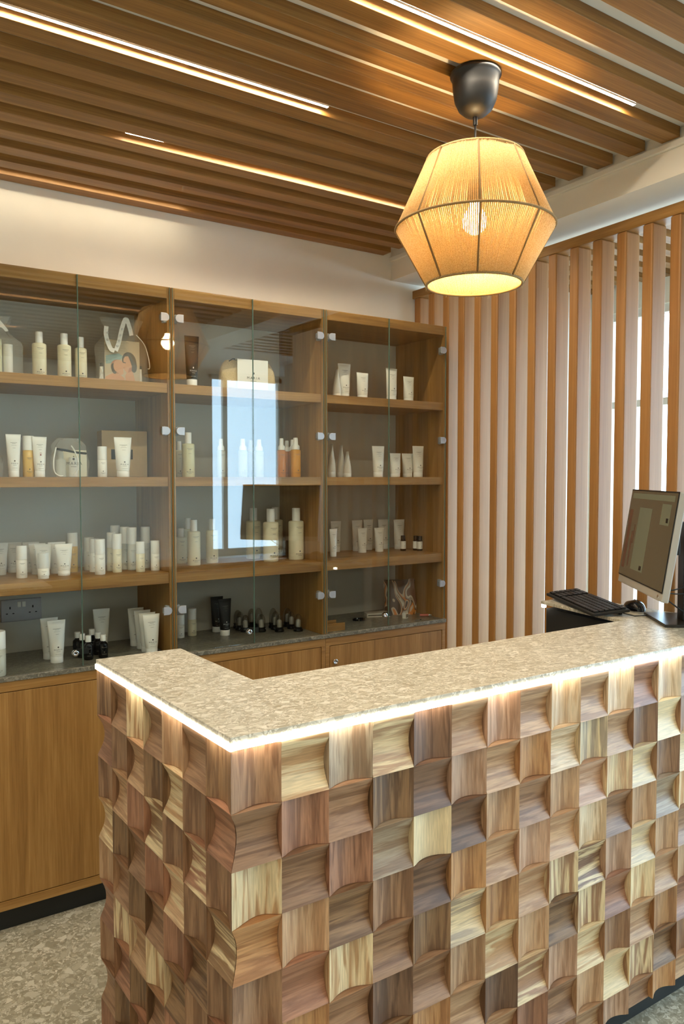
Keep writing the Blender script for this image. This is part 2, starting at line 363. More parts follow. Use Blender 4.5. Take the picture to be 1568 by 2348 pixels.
ITEMS = [
('bottle', 1, 0.6283, 2.87, 0.1599, 0.0476, '', 'cream lotion bottle on the left cabinet top shelf, leftmost of three'),
('bottle', 1, 0.7138, 2.87, 0.1625, 0.0469, '', 'cream lotion bottle on the left cabinet top shelf, middle of three'),
('bottle', 1, 0.777, 2.89, 0.1593, 0.043, '', 'cream lotion bottle on the left cabinet top shelf, behind the glass door joint'),
('tube', 2, 0.5352, 2.86, 0.1475, 0.0508, '', 'tall white tube on second shelf of left cabinet, left of the yellow bottle'),
('amber', 2, 0.5879, 2.88, 0.1439, 0.0384, '', 'slim yellow serum bottle with white top half, second shelf of left cabinet'),
('tube', 2, 0.6211, 2.86, 0.1415, 0.0503, 'red', 'tall white tube with a small red mark, beside the clear pouch'),
('serum', 2, 0.8408, 2.86, 0.112, 0.0337, '', 'small cream serum bottle standing left of the cardboard box'),
('tube', 2, 0.9084, 2.83, 0.1463, 0.066, '', 'tall white tube standing in front of the cardboard box'),
('tube', 3, 0.5175, 3.0476, 0.1173, 0.0585, '', 'white tube at the left edge of the photo, third shelf of left cabinet'),
('tube', 3, 0.5747, 3.1042, 0.1128, 0.0606, '', 'white tube at the back, third shelf of left cabinet, behind the small serum bottle'),
('tube', 3, 0.6324, 3.0815, 0.1128, 0.0608, '', 'white tube at the back, directly behind the widest front tube, third shelf'),
('tube', 3, 0.6368, 2.9991, 0.1135, 0.0595, '', 'white tube half hidden behind the tube with the frosted bottle before it'),
('tube', 3, 0.6439, 2.9334, 0.1147, 0.0602, '', 'white tube right behind the frosted serum bottle, third shelf'),
('frost', 3, 0.6239, 2.8449, 0.0912, 0.037, '', 'frosted clear-capped serum bottle at the shelf front before a white tube'),
('serum', 3, 0.565, 2.9125, 0.1153, 0.0373, '', 'white serum bottle at the front left of the third shelf, left of the frosted one'),
('tube', 3, 0.7039, 2.9859, 0.1162, 0.0637, '', 'white tube half hidden behind the tube beside the yellow bottle'),
('tube', 3, 0.7093, 2.905, 0.1152, 0.0625, '', 'white tube in front of the yellow bottle, third shelf of left cabinet'),
('amber', 3, 0.7634, 2.9945, 0.1492, 0.0381, '', 'yellow serum bottle with white top behind the tubes, third shelf'),
('serum', 3, 0.8313, 3.0157, 0.1267, 0.0371, '', 'white serum bottle, rearmost of the row of three right of the door joint'),
('serum', 3, 0.8323, 2.9487, 0.126, 0.0364, '', 'white serum bottle, middle of the row of three right of the door joint'),
('serum', 3, 0.8266, 2.8576, 0.1307, 0.037, '', 'white serum bottle, frontmost of the row of three right of the door joint'),
('serum', 3, 0.8945, 2.9403, 0.1473, 0.0334, 'cream', 'tall cream serum bottle, the rear one of the slim pair'),
('serum', 3, 0.8998, 2.8877, 0.1452, 0.0346, 'cream', 'tall cream serum bottle, the front one of the slim pair'),
('clear', 3, 0.9311, 3.0095, 0.1691, 0.036, '', 'clear bottle with white top at the back, left of the three clear ones'),
('clear', 3, 0.9538, 2.9619, 0.1663, 0.0356, '', 'clear bottle with white top directly left of the frontmost clear one'),
('clear', 3, 0.9707, 2.9293, 0.1646, 0.0356, '', 'clear bottle with white top, frontmost of the clear ones'),
('clear', 3, 1.0371, 2.9654, 0.1626, 0.0363, '', 'clear bottle with white top, rightmost of the clear ones'),
('serum', 3, 0.9771, 2.8525, 0.1145, 0.0331, 'cream', 'short cream serum bottle, left of the last two short ones on third shelf'),
('serum', 3, 1.0388, 2.862, 0.1149, 0.0337, '', 'short white serum bottle, rightmost on the third shelf of left cabinet'),
('clear', 4, 0.4617, 2.7961, 0.1514, 0.0502, '', 'clear greenish bottle cut by the left photo edge on the grey worktop'),
('tube', 4, 0.6652, 2.9555, 0.1518, 0.0646, '', 'white tube standing behind another one, right of the wall socket'),
('tube', 4, 0.6741, 2.8847, 0.1529, 0.065, '', 'white tube in front of its twin, right of the wall socket'),
('tube', 4, 0.8754, 3.0171, 0.1563, 0.066, '', 'white tube against the back panel above the black oil bottles'),
('tube', 4, 1.0065, 3.0007, 0.1498, 0.066, '', 'white tube, rearmost of the row of four beside the cabinet divider'),
('tube', 4, 1.0109, 2.9363, 0.1499, 0.066, '', 'white tube, second from the back in the row of four'),
('tube', 4, 1.0083, 2.874, 0.1498, 0.066, '', 'white tube, third from the back in the row of four'),
('tube', 4, 1.0061, 2.8224, 0.1518, 0.066, '', 'white tube, frontmost of the row of four beside the cabinet divider'),
('oil', 4, 0.7702, 2.9704, 0.0849, 0.0347, '', 'black oil bottle with white cap, leftmost of the cluster'),
('oil', 4, 0.7717, 2.9097, 0.0884, 0.0341, '', 'black oil bottle with white cap, second from left of the cluster'),
('oil', 4, 0.8303, 2.9923, 0.0864, 0.0353, '', 'black oil bottle with white cap, rearmost of the cluster'),
('oil', 4, 0.781, 2.8621, 0.0889, 0.0337, '', 'black oil bottle with white cap, frontmost of the cluster'),
('oil', 4, 0.8349, 2.9274, 0.0832, 0.0347, '', 'black oil bottle with white cap, second from right of the cluster'),
('oil', 4, 0.8357, 2.863, 0.0858, 0.0341, '', 'black oil bottle with white cap, rightmost of the cluster'),
('black_tube', 1, 1.1906, 2.85, 0.1992, 0.0591, 'tall', 'tall black tube with white cap on the top shelf of the middle cabinet'),
('bottle', 2, 1.1766, 2.86, 0.1739, 0.0496, 'green', 'greenish cream bottle behind the left hinge of the middle cabinet'),
('bottle', 2, 1.1666, 2.93, 0.1423, 0.0348, '', 'pale bottle partly hidden by the divider, second shelf of middle cabinet'),
('spray', 2, 1.5936, 2.86, 0.1626, 0.0368, 'orange', 'orange spray bottle, front left of the amber sprays'),
('spray', 2, 1.6697, 2.9492, 0.1587, 0.0379, 'orange', 'orange spray bottle, rear left of the amber sprays'),
('spray', 2, 1.6772, 2.9108, 0.1614, 0.0381, 'orange', 'orange spray bottle, rear right of the amber sprays'),
('spray', 2, 1.6621, 2.86, 0.1671, 0.0447, 'amber', 'golden spray bottle, front right of the amber sprays'),
('spray', 2, 1.3347, 2.9, 0.155, 0.0356, 'clear', 'clear spray bottle, leftmost behind the blue reflection'),
('spray', 2, 1.4331, 2.9, 0.1577, 0.0398, 'clear', 'clear spray bottle, second from left behind the blue reflection'),
('spray', 2, 1.5049, 2.97, 0.1562, 0.0373, 'clear', 'clear spray bottle left of the door joint behind the blue reflection'),
('spray', 2, 1.5083, 2.9, 0.1572, 0.0404, 'clear', 'clear spray bottle right of the door joint behind the blue reflection'),
('bottle', 3, 1.2161, 3.044, 0.1461, 0.0474, '', 'cream bottle at the left end of the middle cabinet third shelf, cut by the divider'),
('bottle', 3, 1.2585, 3.072, 0.1863, 0.0516, '', 'cream bottle behind another one near the left end, middle cabinet third shelf'),
('bottle', 3, 1.2323, 2.9451, 0.1852, 0.0534, '', 'cream bottle standing frontmost at the left, middle cabinet third shelf'),
('bottle', 3, 1.3343, 2.9934, 0.1835, 0.0513, '', 'cream bottle standing alone in front of the blue reflection'),
('bottle', 3, 1.5544, 3.0463, 0.2227, 0.0655, '', 'large cream bottle behind the middle cabinet door joint'),
('bottle', 3, 1.677, 3.0665, 0.2233, 0.0671, '', 'large cream bottle hidden behind the one with the white cap'),
('bottle', 3, 1.5669, 2.9079, 0.224, 0.0672, '', 'large cream bottle in front of its twin, middle cabinet third shelf'),
('bottle', 3, 1.697, 2.9167, 0.2238, 0.0688, '', 'large cream bottle, rightmost on the middle cabinet third shelf'),
('serum', 4, 1.2088, 3.0428, 0.0973, 0.0365, '', 'white serum bottle cut by the divider on the grey worktop'),
('serum', 4, 1.2682, 3.0569, 0.1154, 0.037, 'cream', 'cream serum bottle beside the lower left hinge on the worktop'),
('black_tube', 4, 1.3908, 3.0756, 0.1526, 0.0583, '', 'black tube with white cap standing behind its twin'),
('black_tube', 4, 1.3878, 2.9883, 0.1548, 0.0593, '', 'black tube with white cap standing in front of its twin'),
('dome', 4, 1.5047, 3.1055, 0.0796, 0.041, '', 'clear domed jar, leftmost of the rear ones'),
('dome', 4, 1.4909, 3.0553, 0.0811, 0.0403, '', 'clear domed jar, middle of the leftmost row of three'),
('dome', 4, 1.4935, 3.0074, 0.0726, 0.0417, '', 'clear domed jar, leftmost of the front ones'),
('dome', 4, 1.5703, 3.0982, 0.081, 0.0412, '', 'clear domed jar at the back between the left rows'),
('dome', 4, 1.5732, 3.036, 0.0915, 0.0406, '', 'clear domed jar right behind the second front one'),
('dome', 4, 1.5512, 2.969, 0.0764, 0.0417, '', 'clear domed jar, second from left of the front ones'),
('dome', 4, 1.636, 3.0182, 0.0881, 0.0409, '', 'clear domed jar, rearmost of the third row'),
('dome', 4, 1.625, 2.9779, 0.0813, 0.0404, '', 'clear domed jar, middle of the third row'),
('dome', 4, 1.6168, 2.9255, 0.0764, 0.0417, '', 'clear domed jar, third from left of the front ones'),
('dome', 4, 1.7045, 3.009, 0.083, 0.0412, '', 'clear domed jar, rearmost of the right row'),
('dome', 4, 1.6941, 2.9556, 0.0779, 0.0406, '', 'clear domed jar, middle of the right row'),
('dome', 4, 1.6899, 2.8884, 0.0766, 0.0419, '', 'clear domed jar, rightmost of the front ones'),
('tube', 1, 1.8801, 2.87, 0.1258, 0.055, 'side', 'white tube turned edge-on at the left, top shelf of right cabinet'),
('tube', 1, 1.9319, 2.89, 0.1572, 0.0658, '', 'tallest white tube on the top shelf of the right cabinet'),
('tube', 1, 2.0105, 2.86, 0.119, 0.066, '', 'short white tube between two tall ones, top shelf of right cabinet'),
('tube', 1, 2.174, 2.86, 0.1511, 0.066, '', 'tall white tube behind the right cabinet door joint, top shelf'),
('tube', 1, 2.2745, 2.86, 0.1203, 0.066, '', 'short white tube, rightmost on the top shelf of right cabinet'),
('tube', 2, 1.8706, 2.9, 0.1476, 0.055, 'side', 'white tube turned edge-on beside the divider, second shelf of right cabinet'),
('tube', 2, 1.9419, 2.93, 0.1434, 0.055, 'side', 'white tube turned edge-on, rear one on the second shelf of right cabinet'),
('tube', 2, 1.9417, 2.88, 0.1142, 0.055, 'side', 'shorter white tube turned edge-on, second shelf of right cabinet'),
('tube', 2, 2.099, 2.86, 0.1416, 0.066, '', 'tall white tube left of the door joint, second shelf of right cabinet'),
('tube', 2, 2.1977, 2.86, 0.1104, 0.066, '', 'short white tube at the door joint, second shelf of right cabinet'),
('tube', 2, 2.2939, 2.89, 0.1118, 0.066, '', 'short white tube between two others, second shelf of right cabinet'),
('tube', 2, 2.3334, 2.86, 0.1468, 0.066, '', 'tall white tube, rightmost on the second shelf of right cabinet'),
('tube', 3, 2.027, 3.1041, 0.147, 0.0609, '', 'white tube at the back left, third shelf of right cabinet'),
('tube', 3, 1.8941, 2.9223, 0.1246, 0.0423, '', 'white tube at the front left corner, third shelf of right cabinet'),
('tube', 3, 2.1378, 3.0844, 0.1491, 0.0621, '', 'tall white tube at the back, second from left, right cabinet third shelf'),
('tube', 3, 2.1087, 2.9989, 0.1166, 0.0559, '', 'short white tube, left of the front pair, right cabinet third shelf'),
('tube', 3, 2.2186, 3.1049, 0.1499, 0.0587, '', 'tall white tube at the back between the front pair'),
('tube', 3, 2.2057, 2.9941, 0.1154, 0.0575, '', 'short white tube, right of the front pair, right cabinet third shelf'),
('tube', 3, 2.3108, 3.1022, 0.1477, 0.066, '', 'tall white tube at the back left of the door joint, right cabinet'),
('tube', 3, 2.372, 3.0546, 0.1473, 0.066, '', 'tall white tube right of the door joint behind a black bottle'),
('vial', 3, 2.3244, 2.9604, 0.0746, 0.0276, '', 'black-capped vial standing alone before a white tube'),
('vial', 3, 2.391, 2.9451, 0.0712, 0.028, '', 'black-capped vial, the left one of the touching pair'),
('vial', 3, 2.3911, 2.915, 0.0719, 0.0278, '', 'black-capped vial, the right one of the touching pair'),
]

# ------------------------------------------------------------------ room shell
YW = 3.146; ZC = 2.690; ZB = 2.656
XL, XR, YF = -1.9, 4.4, -2.2
struct(box('floor', XL - .1, XR + .1, YF - .1, YW + .1, -0.1, 0.0, M['floor']))
struct(box('ceiling', XL - .1, XR + .1, YF - .1, YW + .1, ZC, ZC + 0.1, M['white']))
struct(box('wall_back', XL - .1, XR + .1, YW, YW + 0.1, 0.0, ZC, M['plaster']))
struct(box('wall_left', XL - .1, XL, YF, YW, 0.0, ZC, M['plaster']))
def wall_with_opening(name, axis, pos, th, a0, a1, o0, o1, z0, z1, mat):
    mb = MB()
    def seg(u0, u1, w0, w1):
        if axis == 'Y': mb.box(u0, u1, pos - th, pos, w0, w1)
        else: mb.box(pos, pos + th, u0, u1, w0, w1)
    seg(a0, o0, 0, ZC); seg(o1, a1, 0, ZC); seg(o0, o1, 0, z0); seg(o0, o1, z1, ZC)
    return struct(mb.build(name, mat))
wall_with_opening('wall_front', 'Y', YF, 0.1, XL, XR, 3.42, 4.32, 0.72, 2.66, M['plaster'])
XW = 3.9
_w = MB()
_w.box(XW, XW + .1, -1.3, -1.2, 0, ZC).box(XW, XW + .1, 3.10, YW, 0, ZC).box(XW, XW + .1, -1.2, 3.10, 0, .30).box(XW, XW + .1, -1.2, 3.10, 2.52, ZC)
_w.box(XW + .1, XR, -1.4, -1.3, 0, ZC).box(XW, XW + .1, -1.4, -1.3, 0, ZC).box(XR, XR + .1, YF, -1.3, 0, ZC)
struct(_w.build('wall_right', M['plaster']))
def window(name, axis, pos, u0, u1, z0, z1, mull, trans):
    mb = MB()
    def bar(a0, a1, w0, w1, t=0.03):
        if axis == 'Y': mb.box(a0, a1, pos - t, pos + t, w0, w1)
        else: mb.box(pos - t, pos + t, a0, a1, w0, w1)
    f = 0.045
    bar(u0, u1, z0, z0 + f); bar(u0, u1, z1 - f, z1); bar(u0, u0 + f, z0, z1); bar(u1 - f, u1, z0, z1)
    for m_ in mull: bar(m_ - .025, m_ + .025, z0 + f, z1 - f, 0.025)
    for t_ in trans: bar(u0 + f, u1 - f, t_ - .02, t_ + .02, 0.022)
    o = struct(mb.build(name, M['white']))
    p = MB()
    if axis == 'Y': p.box(u0 + f, u1 - f, pos - .003, pos + .003, z0 + f, z1 - f)
    else: p.box(pos - .003, pos + .003, u0 + f, u1 - f, z0 + f, z1 - f)
    p.build('pane', M['wglass'], o); return o
window('window_1', 'Y', YF - 0.05, 3.42, 4.32, 0.72, 2.66, [3.62], [])
window('window_2', 'X', XW + 0.05, -1.2, 3.10, 0.30, 2.52, [-0.1, 1.1], [1.98])

# bulkhead over the slat screen: runs almost along Y
ANG = math.radians(88.4)
D = Vector((math.cos(ANG), math.sin(ANG), 0)); NRM = Vector((-math.sin(ANG), math.cos(ANG), 0))
def strip(pt, depth, y_from, y_to, z0, z1, mat, name, parent=None, bevel=0.0, mb=None):
    """box whose left face passes through pt and follows direction D, between two Y values"""
    a = pt + D * ((y_from - pt.y) / D.y); b = pt + D * ((y_to - pt.y) / D.y)
    pts = [(a.x, a.y), (a.x + depth, a.y), (b.x + depth, b.y), (b.x, b.y)]
    mb = (mb or MB()).prism(pts, z0, z1)
    return mb.build(name, mat, parent, bevel) if name else mb
PB = Vector((2.387, YW, 0))
struct(strip(PB, 0.25, -2.2, YW, 2.540, ZC, M['plaster'], 'trim_1'))
struct(strip(PB + Vector((-0.014, 0, 0)), 0.014, -2.2, YW, 2.630, 2.652, M['plaster'], 'trim_2', bevel=0.003))
# pale wall end beside the screen
PS = Vector((2.524, YW, 0))
struct(strip(PS + Vector((0.012, 0, 0)), 0.12, 1.22, 1.535, 0.0, 2.452, M['plaster'], 'trim_3'))

# ------------------------------------------------------------------ slatted ceiling
sc_root = thing('slatted_ceiling', 'slatted ceiling of dark-gapped brown wooden boards over the counter and cabinets', 'ceiling', (0, 0, ZB))
NB = 41; PER = 0.1291; BW = 0.0655
def boards(root, x0, x1, ks):
    for k in ks:
        yb = 3.0745 - PER * k
        y0, y1 = (yb, min(yb + BW, YW)) 
        o = MB().box(x0, x1, y0, y1, 0, 0.0338).build('slat', M['ceil'], root, 0.0012)
boards(sc_root, XL, 2.332, range(0, NB))
sc2 = thing('slatted_ceiling', 'slatted ceiling boards glimpsed beyond the vertical slat screen', 'ceiling', (0, 0, ZB))
boards(sc2, 2.66, 3.88, range(0, 30))

def led(name, y, x0, x1, label, dips=None, mat='led_c'):
    root = thing(name, label, 'light strip', (0, 0, ZC), group='ceiling light strips')
    prof = MB().box(x0 - .004, x1 + .004, y - .008, y + .008, -0.012, 0).build('profile', M['white'], root)
    w = 0.0050; mb = MB(); n = 40; top = []; 
    vs_ = []; fs = []
    for i in range(n + 1):
        x = x0 + (x1 - x0) * i / n
        zz = -0.0185 if dips is None else -0.0135 - 0.008 * abs(2 * i / n - dips)
        for yy, z in ((y - w, -0.0122), (y - w, zz), (y + w, zz), (y + w, -0.0122)): vs_.append((x, yy, z))
    side = []
    for i in range(n):
        for k in range(3):
            a = i * 4 + k; (fs if k == 1 else side).append((a, a + 4, a + 5, a + 1))
    side.append((0, 1, 2, 3)); b = n * 4; side.append((b + 3, b + 2, b + 1, b))
    MB().add(vs_, fs, 0).add(vs_, side, 1).build('diffuser', [M[mat], M['white']], root)
led('led_light_strip', 2.019, -0.10, 1.290, 'long ceiling light strip running to the upper left corner of the photo')
led('led_light_strip', 1.496, 0.66, 2.052, 'ceiling light strip to the right of and above the pendant lamp')
led('led_light_strip', 2.520, 0.832, 2.20, 'ceiling light strip half hidden in its gap, behind the pendant lamp', dips=1.0)
led('led_light_strip', 3.040, -0.20, 1.262, 'ceiling light strip hidden in the gap nearest the back wall', mat='led_w')
led('led_light_strip', 0.975, -1.3, 0.3, 'added fill light strip above and behind the camera, left of the room')  # this strip and the next two are out of view, added as fill
led('led_light_strip', 0.458, 0.4, 2.0, 'added fill light strip above and behind the camera, right of the room')
led('led_light_strip', -0.575, -0.6, 1.2, 'added fill light strip nearest the shop window')

# ------------------------------------------------------------------ vertical slat screen
scr = thing('slat_screen', 'screen of upright oak slats on the right, daylight showing between them', 'room divider')
strip(PS, 0.083, 1.2, YW, 2.465, 2.506, M['oak_y'], 'head_rail', scr, 0.003)
strip(PS, 0.075, 1.2, YW, 0.0, 0.03, M['oak_y'], 'floor_rail', scr, 0.003)
for k in range(0, 14):
    yb = 2.745 - 0.1133 * (k - 3)
    a = PS + D * ((yb - PS.y) / D.y)
    # slat footprint: front face along D (0.045), depth 0.072 away from the camera side
    f = D * 0.043; n = -NRM * 0.081
    p = [(a.x, a.y), (a.x + n.x, a.y + n.y), (a.x + n.x + f.x, a.y + n.y + f.y), (a.x + f.x, a.y + f.y)]
    MB().prism(p, 0.03, 2.465).build('slat', M['screen'], scr, 0.006)

# ------------------------------------------------------------------ cabinets
BX = [0.3985, 1.0736, 1.7494, 2.423]; YD = 2.76; YBK = 3.140
names = ['left', 'middle', 'right']
socket_of = None
hz = [2.140, 1.7225, 1.050]
def hinge(x, z, side, parent):
    """chrome glass hinge: D-shaped cap on the pane, knuckle behind it"""
    mb = MB(); s = side; pts = []
    r = 0.0150
    for k in range(13):
        a = -PI / 2 + PI * k / 12; pts.append((-s * (0.004 + r * math.cos(a)), r * math.sin(a)))
    pts += [(s * 0.013, r), (s * 0.013, -r)]
    T = Matrix.Translation((x, YD - 0.006, z)) @ Matrix.Rotation(PI / 2, 4, 'X')
    mb.prism(pts, 0.0, 0.006, T=T)
    mb.box(x - .010, x + .010, YD + .0, YD + .012, z - .010, z + .010)
    mb.box(x - s * .004, x - s * .020, YD + .010, YD + .030, z - .016, z + .016)
    mb.lathe([(0.003, -0.018), (0.003, 0.018)], 8, c=(x - s * .006, YD + .018, z))
    return mb.build('hinge', M['satin'], parent, 0.001)
for i in range(3):
    x0, x1 = BX[i], BX[i + 1]; xm = (x0 + x1) / 2 + (0.0 if i else -0.002)
    c = thing('display_cabinet', '%s glass-fronted oak display cabinet, %s' % (
        ['leftmost', 'middle', 'rightmost'][i],
        ['cut by the left photo edge, with a wall socket inside', 'with a blue window reflected in its doors', 'nearest the slat screen'][i]), 'cabinet',
        (0, 0, 0), group='oak display cabinets')
    t = 0.0145; fy = YD + 0.006
    box('side_panel', x0 + .0008, x0 + t, fy, YBK, 0.8803, 2.254, M['oak_z'], c, 0.0012)
    box('side_panel', x1 - t, x1 - .0008, fy, YBK, 0.8803, 2.254, M['oak_z'], c, 0.0012)
    box('top_panel', x0 + t, x1 - t, fy, YBK, 2.212, 2.254, M['oak_x'], c, 0.0012)
    box('back_panel', x0 + t, x1 - t, YBK - 0.008, YBK, 0.8803, 2.212, M['backing'], c)
    for zt, th in ((1.900, 0.036), (1.551, 0.035), (1.192, 0.041)):
        box('shelf', x0 + t, x1 - t, fy + 0.004, YBK - 0.008, zt - th, zt, M['oak_x'], c, 0.0012)
    for j, (a, b, s) in enumerate(((x0 + .006, xm - .0015, -1), (xm + .0015, x1 - .006, 1))):
        mb = MB().box(a, b, YD - 0.0, YD + 0.005, 0.884, 2.252, 0)
        d = MB()
        d.box(a, b, YD, YD + 0.005, 0.884, 2.252, 0)
        e = 0.0012
        pane = d.build('glass_door', [M['glass']], c)
        MB().box(a - e, a, YD, YD + .005, .884, 2.252).box(b, b + e, YD, YD + .005, .884, 2.252).build('glass_edge', M['edge'], pane)
        for z in hz: hinge(x0 + .031 if s < 0 else x1 - .031, z, -s, pane)
        if j == 0:
            lk = MB()
            T = Matrix.Translation((xm - .028, YD - .010, 0.934)) @ Matrix.Rotation(PI / 2, 4, 'X')
            lk.lathe([(0.0105, -0.010), (0.0105, 0.004), (0.009, 0.006), (0.004, 0.006), (0.004, 0.004)], 20, c=(0, 0, 0))
            lk.v = [tuple(T @ Vector(v)) for v in lk.v]
            lo = lk.build('lock', M['chrome'], pane)
            MB().box(xm - .020, xm + .022, YD + .0055, YD + .014, .924, .944).build('lock_bar', M['matt_black'], lo)
# wall socket inside the left cabinet
so = thing('wall_socket', 'double power socket with switches on the back panel inside the left cabinet', 'socket', (0.603, YBK - 0.008, 1.043))
MB().box(-.0735, .0735, -.008, 0, -.043, .043).build('plate', M['socket'], so, 0.003)
for sx in (-1, 1):
    MB().box(sx * .0085 - .006, sx * .0085 + .006, -.0115, -.008, .012, .032).build('rocker_switch', M['wht'], so, 0.001)
    MB().box(sx * .041 - .0025, sx * .041 + .0025, -.0086, -.0079, .006, .015).box(sx * .041 - .015, sx * .041 - .008, -.0086, -.0079, -.013, -.0095) \
        .box(sx * .041 + .008, sx * .041 + .015, -.0086, -.0079, -.013, -.0095).build('pin_holes', M['matt_black'], so)

# stone worktop and base units
w = MB().box(BX[0], BX[3], YD - 0.006, YBK, 0.864, 0.880).build('stone_worktop', M['wtop'], None, 0.0015)
tag(w, 'long grey stone worktop under the three glass cabinets', 'worktop')
for i in range(3):
    x0, x1 = BX[i], BX[i + 1]
    c = thing('base_cabinet', '%s oak base cabinet below the grey worktop' % ['leftmost, cut by the photo edge,', 'middle, mostly hidden by the counter,', 'rightmost, with a round lock,'][i],
              'cabinet', (0, 0, 0), group='oak base cabinets')
    mb = MB().box(x0 + .0008, x1 - .0008, YD + .022, YBK, 0.08, 0.8638)
    mb.box(x0 + .0008, x1 - .0008, YD + .0, YD + .022, 0.829, 0.8638).box(x0 + .0008, x1 - .0008, YD, YD + .022, .08, .112)
    mb.box(x0 + .0008, x0 + .02, YD, YD + .022, .112, .829).box(x1 - .02, x1 - .0008, YD, YD + .022, .112, .829)
    mb.build('carcass', M['oak_x'], c, 0.001)
    d = MB().box(x0 + .0225, x1 - .0225, YD + .001, YD + .021, .1145, .8265).build('door', M['oak_z'], c, 0.0015)
    if i == 2:
        lk = MB(); T = Matrix.Translation((x0 + .048, YD, 0.758)) @ Matrix.Rotation(PI / 2, 4, 'X')
        lk.lathe([(0.0115, 0), (0.0115, 0.006), (0.010, 0.008), (0.0075, 0.008), (0.0075, 0.005), (0.0001, 0.005)], 20)
        lk.v = [tuple(T @ Vector(v)) for v in lk.v]; lk.build('lock', M['chrome'], d)
p = box('plinth', BX[0], BX[3], YD + 0.032, YD + 0.05, 0.0, 0.08, M['plinth'])
tag(p, 'black recessed plinth on the floor under the oak base cabinets', 'plinth')

# ------------------------------------------------------------------ reception counter
HC = 1.075
ct = thing('reception_counter', 'U-shaped reception counter with stone top, glowing edge and sculpted wooden tile front', 'reception desk')
OUT = [(.598, 1.269), (2.462, 1.269), (2.468, 2.036), (2.272, 2.036), (2.190, 1.607), (.819, 1.610), (.804, 2.022), (.570, 2.020)]
MB().prism(OUT, HC - 0.012, HC).build('countertop', M['ctop'], ct, 0.0012)
# glowing strip along the outer edges, just under the stone
def offs(a, b, d):  # outward offset to the right-hand side of a->b
    v = Vector((b[0] - a[0], b[1] - a[1])); n = Vector((v.y, -v.x)).normalized() * d
    return n
led_m = MB(); dz0, dz1 = HC - 0.0245, HC - 0.0122
L0, L1, R1 = (.570, 2.020), (.598, 1.269), (2.462, 1.269)
ex = 0.0022
nl = Vector((-1, -0.037)).normalized() * ex
led_m.prism([(L0[0] + nl.x, L0[1]), (L1[0] + nl.x, L1[1] - ex), (R1[0], R1[1] - ex), (R1[0], R1[1] + .012), (L1[0] + .012, L1[1] + .012), (L0[0] + .012, L0[1])], dz0, dz1)
led_m.build('led_strip', M['led_d'], ct)
MB().box(2.2735, 2.286, 2.022, 2.0345, dz0, dz1).build('led_strip', M['led_d'], ct)
# core
k = 0.034
core = [(.598 + k, 1.269 + k), (2.462, 1.269 + k), (2.462, 2.020), (2.285, 2.020), (2.205, 1.570), (.782, 1.572), (.770, 2.008), (.570 + k, 2.008)]
MB().prism(core, 0.09, HC - 0.0272).build('inner_carcass', M['matt_black'], ct)
pl = [(.598 + .07, 1.269 + .06), (2.45, 1.269 + .06), (2.45, 1.96), (2.33, 1.96), (2.25, 1.52), (.73, 1.52), (.72, 1.95), (.570 + .085, 1.95)]
MB().prism(pl, 0.0, 0.09).build('plinth', M['plinth'], ct)

TONES = {  # pairs: main tone, streak tone
 'd': ((126, 94, 70), (98, 70, 50)), 'm': ((160, 122, 90), (130, 94, 66)), 'r': ((172, 124, 94), (142, 98, 72)),
 't': ((192, 154, 116), (164, 124, 88)), 'c': ((222, 198, 154), (182, 142, 98)), 'g': ((168, 148, 122), (140, 114, 88)),
 'o': ((190, 142, 94), (158, 110, 68)), 'w': ((214, 190, 156), (188, 156, 118)), 'p': ((194, 156, 126), (166, 126, 96)), 'k': ((146, 112, 78), (108, 78, 52))}
FRONT = ["mcgtdtptwtwrw", "mrmkdptowgtmc", "cmrgcdtmtptwm", "otkmdotptwmtg", "mrcmkgotmdpwt", "tomdmtctkmrct", "rmtkotdmpcmto", "modtmktrmtcmk", "tmrmoktdmtpmo"]
SIDE = ["kmtmcmk", "rmcktmr", "mrmkrtm", "kmtrmkc", "mkrmkmt", "rmkctmr", "kmrmkrm", "mtkmrkm", "rkmtmkr"]
rt = random.Random(11)
def lin(c): return srgb(*c)
